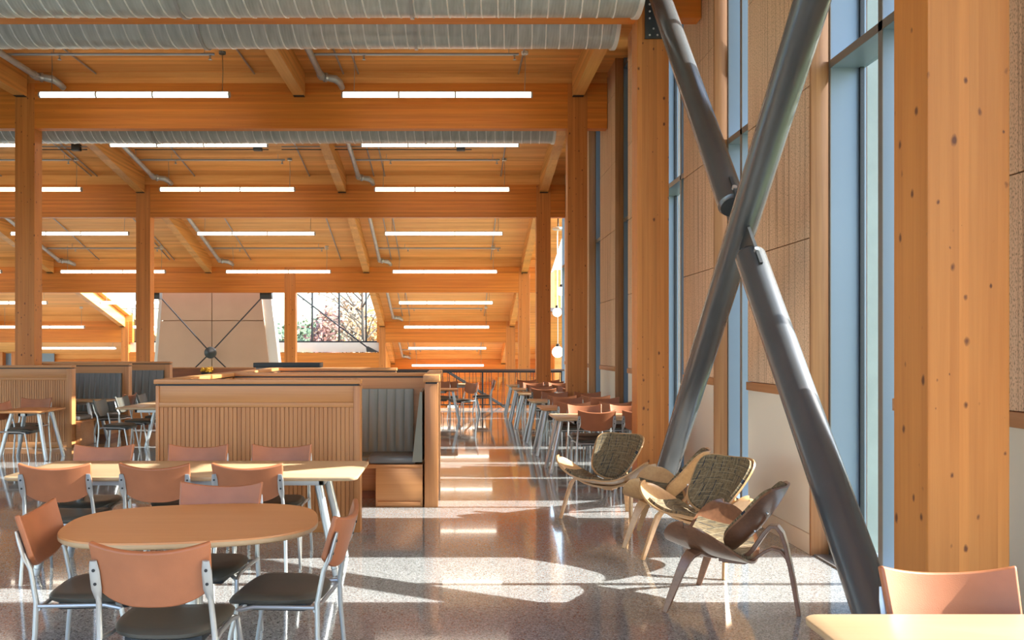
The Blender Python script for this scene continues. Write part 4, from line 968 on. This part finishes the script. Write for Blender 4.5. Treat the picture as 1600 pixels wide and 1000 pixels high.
# far left: narrow dark window with timber posts beyond the booths
wl = empty('window_11', (-21, 40.2, 0), 0, kind='structure')
for xx in (0.5, 21): MB().box(px(xx,40)-0.1, px(xx,40)+0.1, 40.0, 40.3, -1, 2.2).build('frame_post', M['glulam_z'], wl, smooth=False)
MB().box(px(-60,40), px(80,40), 40.3, 40.34, -1, 2.2).build('pane', M['alu'], wl, smooth=False)
# glazed left side of the hall, outside the frame
wll = empty('wall_left', (XL+0.1, 10, 0), 0, kind='structure')
MB().box(XL, XL+0.2, -4.0, 24.1, 0, 0.75).build('lower_panel', M['plaster'], wll, smooth=False)
MB().box(XL, XL+0.2, -4.0, 24.1, 4.6, 7.1).build('upper_panel', M['deck'], wll, smooth=False)
MB().box(XL-0.02, XL+0.24, -4.0, 24.1, 0.75, 0.80).build('sill', M['jamb'], wll, smooth=False)
for i in range(13):
    yy = -4.0+i*2.34
    MB().box(XL-0.02, XL+0.22, yy-0.05, yy+0.05, 0, 7.0).build('mullion', M['jamb'], wll, smooth=False)
    if i < 12: MB().box(XL+0.09, XL+0.11, yy+0.05, yy+2.29, 0.80, 4.6).build('pane', M['glass'], wll, smooth=False)
# yellow flowers and small dark jars on the parapet
fl = empty('flower_pot', (px(322,YR-0.2), YR-0.2, 0.98), 0, 'yellow flowers in a dark pot at the wood parapet', 'flower pot')
X = px(322, YR-0.2); MB().lathe([(0.10,0.0),(0.14,0.16),(0.12,0.17)], (X,YR-0.2,0.84), 16).build('pot', M['black'], fl)
m = MB(); rnd = random.Random(3)
for i in range(24): m.sphere((X+rnd.uniform(-.15,.15), YR-0.2+rnd.uniform(-.1,.1), 1.05+rnd.uniform(-0.03,.08)), 0.035, 6, 4)
tag(m.build('blossoms', M['yellow'], fl), kind='stuff')
MB().box(X-0.3, X+0.3, YR-0.42, YR-0.02, 0.80, 0.84).box(X-0.28, X-0.22, YR-0.4, YR-0.05, 0, 0.8).box(X+0.22, X+0.28, YR-0.4, YR-0.05, 0, 0.8).build('stand', M['black'], fl, smooth=False)

# ------------------------------------------------------------------ trees outside the far window
def tree(x, y, h, rad, leafmat, label, n, seed, conifer=False, size=0.16, low=0.2):
    rn = random.Random(seed)
    t = empty('tree', (x, y, -4.4), 0, label, 'tree', 'trees outside the far window'); g0 = -4.4
    m = MB().tube([(x,y,g0),(x+0.1,y,g0+h*0.4),(x-0.05,y,g0+h*0.95)], [0.22,0.15,0.03], 8); m.build('trunk', M['bark'], t)
    m = MB(); tips = []
    nb = 26
    for i in range(nb):
        q = low+0.75*i/nb; z0 = g0+h*q; a = rn.uniform(0, 2*PI); L_ = rad*((1.05-q) if conifer else (0.55+0.45*math.sin(PI*q)))*rn.uniform(0.7,1.0)
        up = -0.15 if conifer else rn.uniform(0.2,0.8)
        e = V(x+math.cos(a)*L_, y+math.sin(a)*L_, z0+up*L_); s_ = V(x,y,z0); mid = (s_+e)/2+V(0,0,0.1*L_)
        m.tube([s_, mid, e], [0.05,0.03,0.01], 5); tips.append((s_, e))
    m.build('branches', M['bark'], t)
    m = MB()
    for i in range(n):
        s_, e = rn.choice(tips); q = rn.random()**0.6; sp = rad*0.22
        p_ = s_.lerp(e, q)+V(rn.gauss(0,sp), rn.gauss(0,sp), rn.gauss(0,sp*(0.3 if conifer else 0.8)))
        a = V(rn.gauss(0,1), rn.gauss(0,1), rn.gauss(0,1)).normalized(); b_ = a.orthogonal().normalized(); k = size*rn.uniform(0.6,1.3)
        m.add([p_-a*k, p_+b_*k*0.6, p_+a*k, p_-b_*k*0.6], [(0,1,2,3)])
    tag(m.build('leaves', M[leafmat], t, smooth=False), kind='stuff')
tree(-9.7, 54, 7.9, 3.4, 'leaf_conifer', 'blue-green conifer outside, left in the far window', 2600, 1, True)
tree(-9.4, 62, 8.6, 2.6, 'leaf_conifer', 'pointed conifer outside, behind the red shrub', 1800, 2, True)
tree(-7.7, 52, 6.9, 1.5, 'leaf_red', 'reddish shrub tree outside the far window', 1100, 3, low=0.45)
tree(-6.6, 56, 7.5, 2.4, 'leaf_brown', 'brown autumn tree outside the far window', 1700, 4, low=0.4)
tree(-4.6, 50, 6.8, 1.8, 'leaf_orange', 'orange autumn tree outside, at the right of the far window', 1200, 5, low=0.4)
tree(-5.0, 47, 11.0, 4.6, 'leaf_brown', 'tall thinly leaved tree spreading its branches across the far window', 700, 6, size=0.10, low=0.35)
tree(-13.5, 60, 8.0, 3.5, 'leaf_conifer', 'broad conifer outside, hidden mostly by the pink panel', 1500, 8, True)
